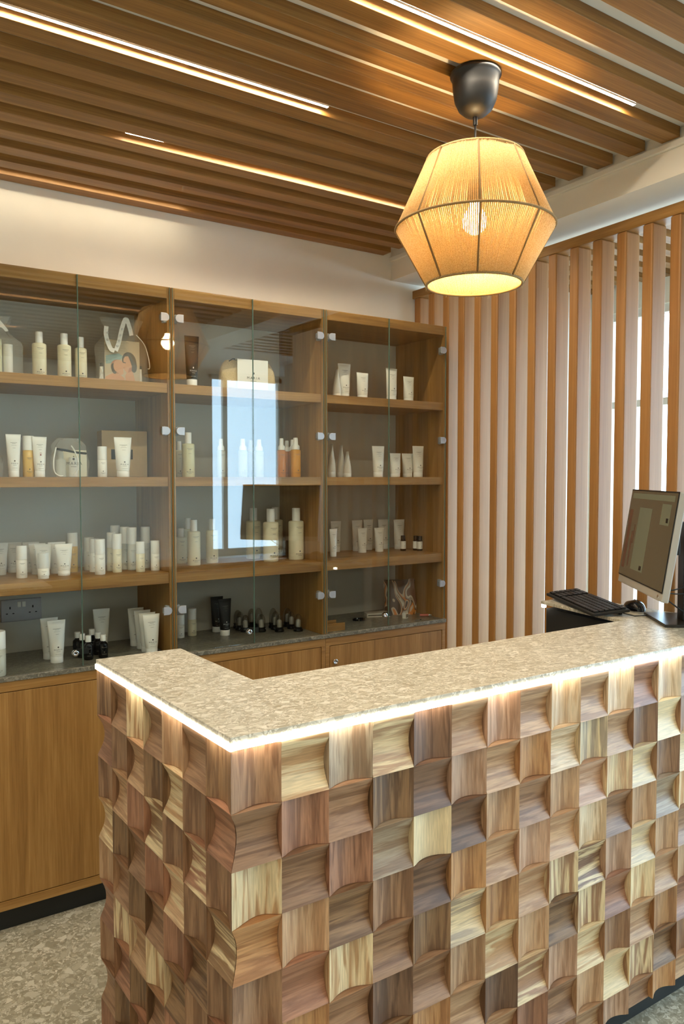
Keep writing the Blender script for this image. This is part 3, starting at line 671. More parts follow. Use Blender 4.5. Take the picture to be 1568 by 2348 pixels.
def tiles(org, u, n, cols, wd, tones, name, mitre_left=False, mitre_right=False):
    """concave square blocks in a chequerboard; u along the face, n outward"""
    bm_v, bm_f, cols_a, cols_b, uvs, sm = [], [], [], [], [], []
    U = Vector(u); Nn = Vector(n); O = Vector(org)
    DEEP = 0.0195; rows = 9; SEG = 12; back = 0.036; zt = HC - 0.0272; hz_ = 0.1095
    z_top = zt
    for j in range(rows):
        z1 = zt if j == 0 else 0.930 - 0.1095 * (j - 1)
        z0 = 0.930 - 0.1095 * j
        if j == rows - 1: z0 = max(z0, 0.085)
        if z0 >= z1 - 0.01: continue
        full0 = 0.930 - 0.1095 * j; full1 = full0 + 0.1095
        for i in range(cols):
            V_ = (i + j) % 2 == 0
            ch = tones[j % len(tones)][i % len(tones[0])]
            A_, B_ = TONES[ch]
            jit = rt.uniform(0.88, 1.12)
            A = tuple(min(1, x * jit) for x in lin(A_)[:3]) + (1,); j2 = jit * rt.uniform(.9, 1.1); B = tuple(min(1, x * j2) for x in lin(B_)[:3]) + (1,)
            if rt.random() < 0.12: B = lin((224, 200, 156))
            base = rt.uniform(-0.0015, 0.0015)
            g = 0.0004
            ua, ub = i * wd + g, (i + 1) * wd - g
            za, zb = z0 + g, z1 - g
            uo, vo = rt.uniform(0, 50), rt.uniform(0, 50)
            rip = rt.uniform(0.85, 1.1) * DEEP
            def dep(uu, zz):
                t = (uu - i * wd) / wd if V_ else (zz - full0) / (full1 - full0)
                t = min(1, max(0, t))
                lip = 0.04
                t = min(1, max(0, (t - lip) / (1 - 2 * lip)))
                return rip * (1 - abs(2 * t - 1) ** 2.0)
            nu, nz = (SEG, 2) if V_ else (2, SEG)
            grid = []
            for a in range(nu + 1):
                uu = ua + (ub - ua) * a / nu; row = []
                for b in range(nz + 1):
                    zz = za + (zb - za) * b / nz
                    dd = dep(uu, zz) + 0.0008 + base * 0.5 + 0.0008
                    u2 = uu
                    if mitre_left and i == 0: u2 = dd + (uu) * (wd - dd) / wd if a < nu else uu
                    P = O + U * u2 - Nn * dd; P.z = zz
                    row.append(P)
                grid.append(row)
            base_i = len(bm_v)
            for row in grid:
                for P in row: bm_v.append(tuple(P))
            idx = lambda a, b: base_i + a * (nz + 1) + b
            def uvof(P):
                uu = (P - O).dot(U); zz = P.z
                return (zz + uo, uu + vo) if V_ else (uu + uo, zz + vo)
            for a in range(nu):
                for b in range(nz):
                    bm_f.append((idx(a, b), idx(a + 1, b), idx(a + 1, b + 1), idx(a, b + 1))); sm.append(True)
                    uvs.append([uvof(grid[a][b]), uvof(grid[a + 1][b]), uvof(grid[a + 1][b + 1]), uvof(grid[a][b + 1])])
                    cols_a.append(A); cols_b.append(B)
            # sides: separate vertices for crisp edges
            def side(line):
                s0 = len(bm_v)
                for P in line: bm_v.append(tuple(P))
                for P in line:
                    Q = P.copy(); dd = back - (O - P).dot(Nn); Q = Q - Nn * dd
                    if mitre_left and i == 0:
                        cu = (Q - O).dot(U)
                        if cu < back: Q = Q + U * (back - cu)
                    bm_v.append(tuple(Q))
                m_ = len(line)
                for q in range(m_ - 1):
                    bm_f.append((s0 + q, s0 + q + 1, s0 + m_ + q + 1, s0 + m_ + q)); sm.append(False)
                    pts = [Vector(bm_v[x]) for x in bm_f[-1]]
                    uvs.append([(uvof(p)[0], uvof(p)[1] + (O - p).dot(Nn)) for p in pts]); cols_a.append(A); cols_b.append(B)
            side([grid[0][b] for b in range(nz + 1)]); side([grid[nu][b] for b in range(nz + 1)])
            side([grid[a][0] for a in range(nu + 1)]); side([grid[a][nz] for a in range(nu + 1)])
    me = bpy.data.meshes.new(name); me.from_pydata(bm_v, [], bm_f); me.materials.append(M['tile'])
    me.polygons.foreach_set('use_smooth', sm)
    uvl = me.uv_layers.new(name='grain')
    ca = me.color_attributes.new('tone_a', 'FLOAT_COLOR', 'CORNER'); cb = me.color_attributes.new('tone_b', 'FLOAT_COLOR', 'CORNER')
    uvl = me.uv_layers['grain']; ca = me.color_attributes['tone_a']; cb = me.color_attributes['tone_b']; li = 0
    for f, uv, a, b in zip(bm_f, uvs, cols_a, cols_b):
        for q in range(4):
            uvl.data[li].uv = uv[q]; ca.data[li].color = a; cb.data[li].color = b; li += 1
    me.update()
    o = bpy.data.objects.new(name, me); C.objects.link(o); o.parent = ct
    return o
tiles((.598, 1.269, 0), (1, 0, 0), (0, -1, 0), 17, 0.1078, FRONT, 'tile_cladding', mitre_left=True)
us = Vector((.570 - .598, 2.020 - 1.269, 0)); ls_ = us.length; us.normalize()
tiles((.598, 1.269, 0), tuple(us), (-us.y, us.x, 0), 7, ls_ / 7, SIDE, 'tile_cladding', mitre_left=True)

# ------------------------------------------------------------------ pendant lamp
LX, LY = 1.504, 1.602
lamp = thing('pendant_lamp', 'hanging lamp with a wide faceted jute string shade and black ceiling cup', 'lamp', (LX, LY, ZB))
cu = MB()
cu.lathe([(0.068, -0.001), (0.070, -0.008), (0.068, -0.012), (0.064, -0.016), (0.062, -0.045), (0.057, -0.075), (0.046, -0.098), (0.030, -0.112), (0.010, -0.118), (0.0005, -0.1185)], 40)
cup = cu.build('ceiling_cup', M['black'], lamp)
MB().lathe([(0.0065, -0.117), (0.0065, -0.140)], 12).build('cord_grip', M['black'], cup)
MB().tube([(0, 0, -0.135), (0, 0, -0.290)], 0.0030, 8).build('cord', M['cord'], lamp)
ZT, ZM, ZBt = -0.232, -0.420, -0.572
RT, RM, RB = 0.131, 0.216, 0.131
NS = 258
shade = MB()
for s in range(NS):
    a = 2 * PI * s / NS; ca_, sa = math.cos(a), math.sin(a)
    rr = random.uniform(0.0019, 0.0023)
    j1 = random.uniform(-.0008, .0008)
    for (r0, z0, r1, z1) in ((RT, ZT, RM, ZM), (RM, ZM, RB, ZBt)):
        shade.tube([((r0 + j1) * ca_, (r0 + j1) * sa, z0), ((r0 + r1) / 2 * ca_, (r0 + r1) / 2 * sa, (z0 + z1) / 2), ((r1 + j1) * ca_, (r1 + j1) * sa, z1)], rr, 4)
sh = shade.build('shade', M['jute'], lamp)
def ring(r, z, th, nm, mat):
    n = 64; MB().tube([(r * math.cos(2 * PI * q / n), r * math.sin(2 * PI * q / n), z) for q in range(n)], th, 6, closed=True).build(nm, mat, sh)
ring(RT, ZT, 0.004, 'rim', M['jute']); ring(RM + .002, ZM, 0.0035, 'rim', M['jute_rib']); ring(RB, ZBt, 0.004, 'rim', M['jute_rib'])
for q in range(8):
    a = 2 * PI * (q + 0.12) / 8; ca_, sa = math.cos(a), math.sin(a); e = .0018
    MB().tube([((RT + e) * ca_, (RT + e) * sa, ZT), ((RM + e) * ca_, (RM + e) * sa, ZM), ((RB + e) * ca_, (RB + e) * sa, ZBt)], 0.0030, 6).build('rib', M['jute_rib'], sh)
fz = MB()
for q in range(150):   # loose fibres
    a = random.uniform(0, 2 * PI); z = random.choice([ZBt, ZBt, ZT, ZM]); r = {ZBt: RB, ZT: RT, ZM: RM}[z]
    p = Vector((r * math.cos(a), r * math.sin(a), z)); d = Vector((math.cos(a) * random.uniform(-.2, 1), math.sin(a) * random.uniform(-.2, 1), random.uniform(-1, .3))).normalized() * random.uniform(.004, .011)
    fz.tube([p, p + d * .6, p + d + Vector((0, 0, -.002))], 0.0003, 3)
fz.build('loose_fibres', M['jute'], sh)['kind'] = 'stuff'
MB().lathe([(0.018, -0.290), (0.020, -0.305), (0.020, -0.345), (0.017, -0.350)], 20).build('lamp_holder', M['black'], lamp)
MB().lathe([(0.013, -0.350), (0.016, -0.362), (0.030, -0.382), (0.034, -0.400), (0.029, -0.420), (0.014, -0.433), (0.001, -0.436)], 24).build('bulb', M['bulb'], lamp)

# ------------------------------------------------------------------ workstation on the right arm of the counter
mon = thing('computer_monitor', 'silver-framed computer monitor turned toward the cabinets on the right of the counter', 'monitor')
myaw = math.radians(-129.06); mt = -0.1486
u = Vector((math.cos(myaw), math.sin(myaw), 0)); n0 = Vector((math.sin(myaw), -math.cos(myaw), 0))
up = Vector((0, 0, 1)) * math.cos(mt) + n0 * math.sin(mt); nn = u.cross(up); 
if nn.dot(n0) < 0: nn = -nn
c0 = Vector((2.2075, 1.5378, 1.3442))
def MT(): 
    m = Matrix.Identity(4)
    for r in range(3): m[r][0] = u[r]; m[r][1] = nn[r]; m[r][2] = up[r]; m[r][3] = c0[r]
    return m
T = MT(); W2, H2 = 0.245, 0.165
MB().box(-W2, W2, -0.022, 0.0, -H2, H2, T=T).build('housing', M['silver'], mon, 0.003)
MB().box(-W2 + .0, W2 - .0, 0.0001, 0.0022, -H2 + .026, H2, T=T).build('bezel', M['black'], mon)
M['screen_on'] = emit('dim_screen', srgb(112, 108, 88), 0.10); M['screen_on'].node_tree.nodes['Principled BSDF'].inputs['Base Color'].default_value = srgb(62, 58, 44)
M['screen_on'].node_tree.nodes['Principled BSDF'].inputs['Roughness'].default_value = 0.25
M['scr_pane'] = emit('screen_pane', srgb(140, 140, 112), 0.12); M['scr_pane'].node_tree.nodes['Principled BSDF'].inputs['Base Color'].default_value = srgb(90, 90, 70)
M['scr_cor'] = emit('screen_coral', srgb(140, 88, 62), 0.09); M['scr_cor'].node_tree.nodes['Principled BSDF'].inputs['Base Color'].default_value = srgb(80, 54, 38)
scn = MB().box(-W2 + .004, W2 - .004, 0.0022, 0.0026, -H2 + .030, H2 - .005, 0, T)
scn.box(-.115, .02, .0026, .0029, -.105, .105, 1, T).box(.115, .20, .0026, .0029, .06, .125, 1, T)
scn.box(-.225, -.19, .0026, .0029, -.11, .095, 2, T).box(-.165, -.150, .0026, .0029, -.10, .02, 2, T).box(-.145, -.135, .0026, .0029, -.02, .045, 2, T)
scn.box(.17, .19, .0029, .0031, .068, .082, 3, T).box(-.02, .005, .0029, .0031, -.10, -.085, 3, T).box(-.22, .22, .0026, .0029, .134, .152, 1, T)
scn.build('screen', [M['screen_on'], M['scr_pane'], M['scr_cor'], M['black']], mon)
MB().lathe([(0.006, 0), (0.006, .001), (.0001, .001)], 16, c=(0, 0, 0)).build('maker_badge', M['chrome'], mon, 0, None).matrix_local = T @ Matrix.Translation((0.21, 0.0005, -H2 + .013)) @ Matrix.Rotation(-PI / 2, 4, 'X')
# stand
bd = (-n0)
base = Vector((2.318, 1.470, HC))
def bx(mb, c, a, b, z0, z1, mi=0):
    P = [c + u * sa * a + bd * sb * b for sa, sb in ((-1, -1), (1, -1), (1, 1), (-1, 1))]
    return mb.prism([(p.x, p.y) for p in P], z0, z1, mi)
bx(MB(), base - u * .02, .115, .088, HC + .0002, HC + .010).build('stand_base', M['pewter'], mon, 0.002)
bx(MB(), base - u * .0 , .028, .012, HC + .010, HC + .330).build('stand_column', M['black'], mon, 0.002)
bx(MB(), base + bd * .018, .030, .006, HC + .010, HC + .330).build('column_cover', M['silver'], mon, 0.002)
bx(MB(), (base + c0) / 2 - Vector((0, 0, 0)) + bd * .004, .035, .032, 1.30, 1.36).build('tilt_joint', M['black'], mon, 0.003)
for q, (za, zb) in enumerate(((1.205, 1.200), (1.155, 1.175), (1.115, 1.110))):
    pa = c0 - up * .14 - nn * .024 + u * (.05 + .02 * q); pb = base + u * .02 + Vector((0, 0, zb - HC))
    mid = (pa + pb) / 2 + Vector((0, 0, -.03 + .01 * q))
    pts = [pa * (1 - t) ** 2 + mid * 2 * t * (1 - t) + pb * t * t for t in [x / 10 for x in range(11)]]
    MB().tube(pts, 0.0022, 6).build('cable', M['cord'], mon)

kb = thing('computer_keyboard', 'black keyboard with raised back edge overhanging the inner edge of the counter arm', 'keyboard')
A = Vector((2.345, 2.075, 1.094)); Dk = Vector((2.150, 1.697, 1.086))
ku = (A - Dk); KL = ku.length; ku.normalize()
kv = Vector((ku.y, -ku.x, 0)).normalized() * 0.132 + Vector((0, 0, 0.014)); KW = kv.length; kv.normalize(); kn = ku.cross(kv).normalized()
if kn.z < 0: kn = -kn
T = Matrix.Identity(4)
for r in range(3): T[r][0] = ku[r]; T[r][1] = kv[r]; T[r][2] = kn[r]; T[r][3] = Dk[r]
MB().box(0, KL, 0, KW, -0.010, 0.0, T=T).build('keyboard_body', M['matt_black'], kb, 0.002)
keys = MB()
for r_ in range(6):
    y0 = .010 + r_ * .0195; x = .010
    while x < KL - .014:
        wk = 0.0165
        if r_ == 0 and .075 < x < .09: wk = .10
        if abs(x - KL * .70) < .010 or abs(x - KL * .86) < .008: x += .010; continue
        keys.box(x, min(x + wk, KL - .008), y0, y0 + .0160, 0.0002, 0.0062, T=T); x += wk + .0025
keys.build('keys', M['black'], kb, 0.0008)
for s in (.05, KL - .05):
    MB().box(s - .01, s + .01, KW - .018, KW - .010, -.024, -.0102, T=T).build('foot', M['black'], kb)
kc = [Vector((2.17, 1.725, 1.082)), Vector((2.20, 1.69, 1.098)), Vector((2.24, 1.66, 1.090)), Vector((2.27, 1.62, 1.079)), Vector((2.34, 1.60, 1.079))]
MB().tube(kc, 0.002, 6).build('cable', M['cord'], kb)

ms = thing('computer_mouse', 'glossy black computer mouse beside the keyboard, in front of the monitor stand', 'mouse', (2.378, 1.70, HC), math.radians(60))
prof = []
mm = MB(); vs_, fs = [], []; NU, NV = 20, 8
for i in range(NU):
    a = 2 * PI * i / NU; ex_, ey_ = 0.060 * math.cos(a), 0.031 * math.sin(a) * (1 - .12 * math.cos(a))
    for j in range(NV + 1):
        t = j / NV; s = math.cos(t * PI / 2) ** .6; vs_.append((ex_ * s, ey_ * s, .006 + .032 * math.sin(t * PI / 2) * (1 - .15 * ex_ / .06)))
for i in range(NU):
    for j in range(NV):
        a = i * (NV + 1) + j; b = ((i + 1) % NU) * (NV + 1) + j; fs.append((a, b, b + 1, a + 1))
mm.add(vs_, fs, 0, True); mm.build('shell', M['blackgloss'], ms)
MB().lathe([(0.5, 0.0002), (0.5, 0.0075)], 20, sx=.118, sy=.060).build('base', M['silver'], ms)
MB().tube([(.058, 0, .008), (.085, .01, .006), (.10, -.02, .004), (.09, -.06, .004)], .0018, 6).build('cable', M['cord'], ms)

# ------------------------------------------------------------------ products
def printed(name, root, items, surf, mat):
    """flat print laid on a curved front: items = ('text', s, size, x, z, spacing) or ('bar', w, h, x, z) or ('dot', r, x, z)"""
    mb = MB()
    for it in items:
        if it[0] == 'text':
            V, F = text_verts(it[1], it[2], it[5]); x0, z0 = it[3], it[4]
            mb.add([(x0 + a, surf(x0 + a, z0 + b), z0 + b) for a, b in V], F)
        elif it[0] == 'bar':
            w, h, x0, z0 = it[1:5]; n = 4
            vs_ = []; 
            for q in range(n + 1):
                x = x0 - w / 2 + w * q / n
                vs_ += [(x, surf(x, z0), z0), (x, surf(x, z0 + h), z0 + h)]
            mb.add(vs_, [(2 * q, 2 * q + 2, 2 * q + 3, 2 * q + 1) for q in range(n)])
        elif it[0] == 'dot':
            r, x0, z0 = it[1:4]; n = 10
            mb.add([(x0 + r * math.cos(2 * PI * q / n), surf(x0, z0 + r * math.sin(2 * PI * q / n)), z0 + r * math.sin(2 * PI * q / n)) for q in range(n)], [list(range(n))])
    return mb.build(name, mat, root)

def ell(cx, cy):   # front of an elliptic cylinder
    return lambda x, z: -cy * math.sqrt(max(0.02, 1 - (x / cx) ** 2)) - 0.0005

PROTO = {}
def make_tube(kind):
    h, w = 0.150, 0.060
    root = bpy.data.objects.new('lotion_tube' if kind != 'black_tube' else 'cosmetic_tube', None); C.objects.link(root)
    bodym, capm, ink = (M['black'], M['whtcap'], M['inkwhite']) if kind == 'black_tube' else (M['wht'], M['whtcap'], M['ink'])
    R0 = w * 0.345; zc = h * 0.155; n = 28
    hw = lambda z: R0 * 1.03 + (w / 2 - R0 * 1.03) * ((z - zc) / (h - zc)) ** 0.9 if z > zc else R0
    hd = lambda z: max(0.0012, R0 * 1.03 * (1 - ((z - zc) / (h - zc)) ** 1.6))
    mb = MB(); zs = [zc + (h * .955 - zc) * q / 9 for q in range(10)] + [h * .958, h]
    vs_, fs = [], []
    for z in zs:
        for k in range(n):
            a = 2 * PI * k / n
            d = hd(z) if z < h * .956 else 0.0011
            vs_.append((hw(z) * math.cos(a), d * math.sin(a), z))
    for i in range(len(zs) - 1):
        for k in range(n): fs.append((i * n + k, i * n + (k + 1) % n, (i + 1) * n + (k + 1) % n, (i + 1) * n + k))
    mb.add(vs_, fs, 0, True); mb.add(vs_[-n:], [list(range(n))]); mb.add(vs_[:n], [list(range(n))[::-1]])
    mb.build('tube_body', bodym, root)
    MB().lathe([(R0 * .98, 0), (R0, .001), (R0, zc - .0015), (R0 * .96, zc - .0003)], 28).build('cap', capm, root)
    surf = lambda x, z: -hd(z) * math.sqrt(max(0.05, 1 - min(.95, (x / hw(z)) ** 2))) - 0.0006
    L_ = [('text', 'MARIA', .0070, 0, h * .30, 1.45), ('bar', .013, .0007, 0, h * .272), ('dot', .0026, 0, h * .375),
          ('bar', .020, .0005, 0, h * .205)]
    U_ = [('bar', .026, .0011, 0, h * .80), ('bar', .014, .0009, 0, h * .775), ('bar', .020, .0006, 0, h * .735), ('bar', .011, .0008, 0, h * .675)]
    printed('logo_print', root, L_, surf, ink); printed('title_print', root, U_, surf, M['inkgrey'])
    return root, h, w
def make_round(kind):
    n = 28; ink = M['ink']
    if kind in ('bottle', 'bottle_green'):
        h, w = 0.185, 0.052; r = w / 2
        root = bpy.data.objects.new('lotion_bottle', None); C.objects.link(root)
        MB().lathe([(r * .94, 0), (r, .003), (r, h * .715), (r * .95, h * .738), (r * .78, h * .75), (r * .42, h * .752)], n, sy=.92).build('bottle_body', M['creamg' if kind != 'bottle' else 'cream'], root)
        MB().lathe([(r * .52, h * .752), (r * .52, h * .992), (r * .49, h)], n).build('cap', M['whtcap'], root)
        s = ell(r, r * .92)
        printed('logo_print', root, [('text', 'MARIA', .0072, 0, h * .10, 1.45), ('bar', .015, .0008, 0, h * .08), ('dot', .0030, 0, h * .165)], s, ink)
        printed('title_print', root, [('bar', .024, .0012, 0, h * .63), ('bar', .015, .0009, 0, h * .605), ('bar', .012, .0009, 0, h * .52)], s, M['inkgrey'])
    elif kind in ('serum', 'serum_cream', 'amber', 'clear', 'frost'):
        h, w = 0.125, 0.036; r = w / 2
        root = bpy.data.objects.new('serum_bottle', None); C.objects.link(root)
        bm_, cm, cut = {'serum': (M['wht'], M['whtcap'], .56), 'serum_cream': (M['cream'], M['whtcap'], .60), 'amber': (M['yellow'], M['whtcap'], .645),
                        'clear': (M['clearb'], M['whtcap'], .60), 'frost': (M['wht'], M['frostc'], .40)}[kind]
        MB().lathe([(r * .95, 0), (r, .002), (r, h * cut), (r * .9, h * cut + .0008)], n).build('bottle_body', bm_, root)
        MB().lathe([(r * 1.0, h * cut + .001), (r, h * .985), (r * .95, h)], n).build('cap', cm, root)
        if kind == 'clear':
            MB().lathe([(r * .78, .004), (r * .78, h * .5)], n).build('inner_cylinder', M['wht'], root)
        s = ell(r, r)
        printed('logo_print', root, [('text', 'MARIA', .0046, 0, h * .12, 1.35), ('bar', .010, .0006, 0, h * .10), ('dot', .0019, 0, h * .19)], s, ink)
        printed('title_print', root, [('bar', .017, .0010, 0, h * .46 if cut > .5 else h * .3), ('bar', .010, .0008, 0, h * .43 if cut > .5 else h * .27)], s, M['inkgrey'])
    elif kind == 'oil':
        h, w = 0.087, 0.034; r = w / 2
        root = bpy.data.objects.new('oil_bottle', None); C.objects.link(root)
        MB().lathe([(r * .93, 0), (r, .002), (r, h * .56), (r * .92, h * .62), (r * .6, h * .68), (r * .45, h * .70), (r * .45, h * .74)], n).build('bottle_body', M['blackgloss'], root)
        MB().lathe([(r * .62, h * .74), (r * .62, h * .985), (r * .57, h)], n).build('cap', M['whtcap'], root)
        printed('logo_print', root, [('text', 'MARIA', .0048, 0, h * .16, 1.3), ('dot', .0018, 0, h * .27), ('bar', .016, .0008, 0, h * .46)], ell(r, r), M['inkgrey'])
    elif kind.startswith('spray'):
        h, w = 0.160, 0.036; r = w / 2
        root = bpy.data.objects.new('spray_bottle', None); C.objects.link(root)
        bm_ = {'spray_orange': M['orange'], 'spray_amber': M['amber'], 'spray_clear': M['clearb']}[kind]
        MB().lathe([(r * .93, 0), (r, .003), (r, h * .665), (r * .9, h * .69), (r * .55, h * .70)], n).build('bottle_body', bm_, root)
        mb = MB().lathe([(r * .78, h * .70), (r * .78, h * .79), (r * .50, h * .83), (r * .46, h * .97), (r * .40, h)], n)
        mb.box(-.003, .003, -r * .62, -r * .2, h * .90, h * .945); mb.build('spray_head', M['whtcap'], root)
        printed('logo_print', root, [('text', 'MARIA', .0055, 0, h * .10, 1.3), ('dot', .0022, 0, h * .17), ('bar', .012, .0006, 0, h * .08)], ell(r, r), ink)
        printed('title_print', root, [('bar', .020, .0010, 0, h * .58), ('bar', .012, .0008, 0, h * .555)], ell(r, r), M['inkgrey'])
    elif kind == 'vial':
        h, w = 0.072, 0.028; r = w / 2
        root = bpy.data.objects.new('small_vial', None); C.objects.link(root)
        MB().lathe([(r * .93, 0), (r, .0015), (r, h * .66), (r * .8, h * .70), (r * .6, h * .71)], n).build('bottle_body', M['blackgloss'], root)
        MB().lathe([(r * .82, h * .71), (r * .82, h * .98), (r * .78, h)], n).build('cap', M['black'], root)
        MB().lathe([(r * 1.01, h * .14), (r * 1.01, h * .64)], n, capb=False, capt=False).build('paper_label', M['wht'], root)
        printed('logo_print', root, [('text', 'MARIA', .0036, 0, h * .22, 1.25), ('dot', .0014, 0, h * .33), ('bar', .012, .0007, 0, h * .55)], ell(r * 1.02, r * 1.02), ink)
    elif kind == 'dome':
        h, w = 0.078, 0.042; r = w / 2
        root = bpy.data.objects.new('domed_jar', None); C.objects.link(root)
        MB().lathe([(r * .98, 0), (r, .002), (r, h * .10), (r * .86, h * .13), (r * .86, h * .20), (r * .95, h * .22), (r * .95, h * .25), (r * .7, h * .26)], n).build('jar_base', M['blackgloss'], root)
        dome = [(r * .90, h * .255)] + [(r * .90, h * (.255 + .30 * q / 4)) for q in range(1, 5)] + [(r * .90 * math.cos(q * PI / 16), h * .555 + (h * .445) * math.sin(q * PI / 16)) for q in range(1, 8)] + [(.0004, h)]
        MB().lathe(dome, n, capb=False).build('clear_dome', M['dome'], root)
        MB().lathe([(r * .52, h * .26), (r * .52, h * .62), (r * .2, h * .68)], n).build('pump_core', M['silver'], root)
    return root, h, w
def proto(kind):
    if kind not in PROTO:
        PROTO[kind] = make_tube(kind) if kind in ('tube', 'black_tube') else make_round(kind)
    return PROTO[kind]
SHELF = {1: 1.900, 2: 1.551, 3: 1.192, 4: 0.880}
CAT = {'tube': 'tube', 'black_tube': 'tube', 'bottle': 'bottle', 'serum': 'bottle', 'amber': 'bottle', 'clear': 'bottle', 'frost': 'bottle',
       'oil': 'bottle', 'spray': 'spray bottle', 'vial': 'bottle', 'dome': 'jar'}
WHERE = {1: 'top shelf', 2: 'second shelf', 3: 'third shelf', 4: 'stone worktop'}
KINDN = {'tube': 'white tubes', 'black_tube': 'black tubes', 'bottle': 'cream bottles', 'serum': 'serum bottles', 'amber': 'serum bottles', 'clear': 'serum bottles',
         'frost': 'serum bottles', 'oil': 'black oil bottles', 'spray': 'spray bottles', 'vial': 'black vials', 'dome': 'domed jars'}
used = set(); rp = random.Random(5)
for kind, sh_, x, y, hh, ww, ex_, lab in ITEMS:
    pk = kind
    if kind == 'bottle' and ex_ == 'green': pk = 'bottle_green'
    if kind == 'serum' and ex_ == 'cream': pk = 'serum_cream'
    if kind == 'spray': pk = 'spray_' + ex_
    root, h, w_ = proto(pk)
    o = copy_tree(root) if pk in used else root
    used.add(pk)
    o.location = (x, y, SHELF[sh_] + 0.0003)
    o.rotation_euler = (0, 0, (math.radians(68) if ex_ == 'side' else rp.uniform(-.10, .06)))
    o.scale = (ww / w_, ww / w_, hh / h)
    unit = 'left' if x < BX[1] else ('middle' if x < BX[2] else 'right')
    tag(o, lab, CAT[kind], '%s on the %s of the %s cabinet' % (KINDN[kind], WHERE[sh_], unit))
    if ex_ == 'red': printed('red_mark', o, [('dot', .0030, 0, .082), ('bar', .008, .0014, 0, .088)], lambda x, z: -.0185, M['inkred'])
    if ex_ == 'tall': pass

# ---- cellophane bag at the far left of the top shelf
def lumpy_sack(name, mat, parent, w, d, h, seed, neck=0.0, top_w=None, n=36, rows=14, amp=.004):
    r_ = random.Random(seed); ph = [r_.uniform(0, 6) for _ in range(8)]
    vs_, fs = [], []
    for j in range(rows + 1):
        t = j / rows
        s = 1.0 if t < .55 else 1 - (1 - neck) * math.sin((t - .55) / .25 * PI / 2) if t < .80 else neck + ((top_w or neck) - neck) * (t - .80) / .20
        for k in range(n):
            a = 2 * PI * k / n
            rx = w / 2 * s; ry = d / 2 * (s if t < .8 else max(.12, neck * .6))
            q = amp * (math.sin(5 * a + ph[0] + 4 * t) + .6 * math.sin(9 * a + ph[1] - 6 * t) + .5 * math.sin(13 * t + ph[2] + 2 * a)) * (0.25 + t)
            cxs = abs(math.cos(a)) ** .7 * (1 if math.cos(a) > 0 else -1); sns = abs(math.sin(a)) ** .7 * (1 if math.sin(a) > 0 else -1)
            vs_.append(((rx + q) * cxs, (ry + q * .6) * sns, t * h))
    for j in range(rows):
        for k in range(n): fs.append((j * n + k, j * n + (k + 1) % n, (j + 1) * n + (k + 1) % n, (j + 1) * n + k))
    mb = MB().add(vs_, fs, 0, True); mb.add(vs_[:n], [list(range(n))[::-1]])
    return mb.build(name, mat, parent)
def flat_ribbon(name, pts, w, mat, parent, wd=Vector((1, 0, 0)), th=.0006):
    P = [Vector(p) for p in pts]; vs_, fs = [], []
    for i, p in enumerate(P):
        d = (P[min(i + 1, len(P) - 1)] - P[max(0, i - 1)]).normalized(); s = d.cross(Vector((0, 1, 0))).normalized()
        if s.length < .5: s = wd
        for q in (-1, 1):
            for e in (0, 1): vs_.append(p + s * q * w / 2 + Vector((0, e * th, 0)))
    for i in range(len(P) - 1):
        a, b = i * 4, i * 4 + 4
        fs += [(a, a + 2, b + 2, b), (a + 1, b + 1, b + 3, a + 3), (a, b, b + 1, a + 1), (a + 2, a + 3, b + 3, b + 2)]
    return MB().add(vs_, fs).build(name, mat, parent)
def curve_pts(ctrl, n=24):
    P = [Vector(p) for p in ctrl]; out = []
    Q = [P[0]] + P + [P[-1]]
    for i in range(1, len(Q) - 2):
        for s in range(n // (len(P) - 1) + 1):
            t = s / (n // (len(P) - 1) + 1)
            out.append(.5 * ((2 * Q[i]) + (Q[i + 1] - Q[i - 1]) * t + (2 * Q[i - 1] - 5 * Q[i] + 4 * Q[i + 1] - Q[i + 2]) * t * t + (3 * Q[i] - Q[i - 1] - 3 * Q[i + 1] + Q[i + 2]) * t ** 3))
    out.append(P[-1]); return out
cb_ = thing('gift_bag', 'clear gathered gift bag at the left photo edge on the top shelf', 'bag', (0.500, 2.89, 1.9003))
lumpy_sack('bag_body', M['cello'], cb_, .150, .07, .205, 3, neck=.35, top_w=.55, amp=.005)
MB().lathe([(.021, .002), (.022, .10), (.021, .125), (.010, .128), (.010, .155)], 20, c=(-.012, 0, 0)).build('bottle_inside', M['creamg'], cb_)
MB().lathe([(.016, .002), (.016, .11)], 20, c=(.030, .006, 0)).build('jar_inside', M['wht'], cb_)
flat_ribbon('ribbon', curve_pts([(-.04, -.036, .22), (.0, -.038, .175), (.02, -.038, .15), (.0, -.038, .165), (-.03, -.037, .14)]), .010, M['ribbon'], cb_)

# ---- organza gift bag with a picture card of a mother and a baby
gb = thing('gift_bag', 'sheer gift bag with ribbon showing a picture of a woman and a baby', 'bag', (0.932, 2.90, 1.9003))
lumpy_sack('bag_body', M['organza'], gb, .196, .060, .245, 9, neck=.66, top_w=.80, amp=.004)
card = MB()
def poly(mb, pts, y, mi): mb.add([(p[0], y, p[1]) for p in pts], [list(range(len(pts)))], mi)
def blob(mb, cx, cz, rx, rz, y, mi, rot=0, n=26):
    poly(mb, [(cx + rx * math.cos(a) * math.cos(rot) - rz * math.sin(a) * math.sin(rot), cz + rx * math.cos(a) * math.sin(rot) + rz * math.sin(a) * math.cos(rot)) for a in [2 * PI * k / n for k in range(n)]], y, mi)
card.box(-.072, .060, -.022, -.020, .004, .160, 0)
poly(card, [(-.068, .100), (-.02, .112), (.0, .100), (-.03, .075), (-.068, .07)], -.0222, 1)
poly(card, [(-.070, .005), (-.070, .022), (-.045, .036), (-.020, .036), (.0, .022), (.006, .005)], -.0223, 2)          # baby shoulders
poly(card, [(.006, .005), (.004, .030), (.012, .046), (.032, .052), (.038, .028), (.044, .005)], -.0223, 2)               # neck
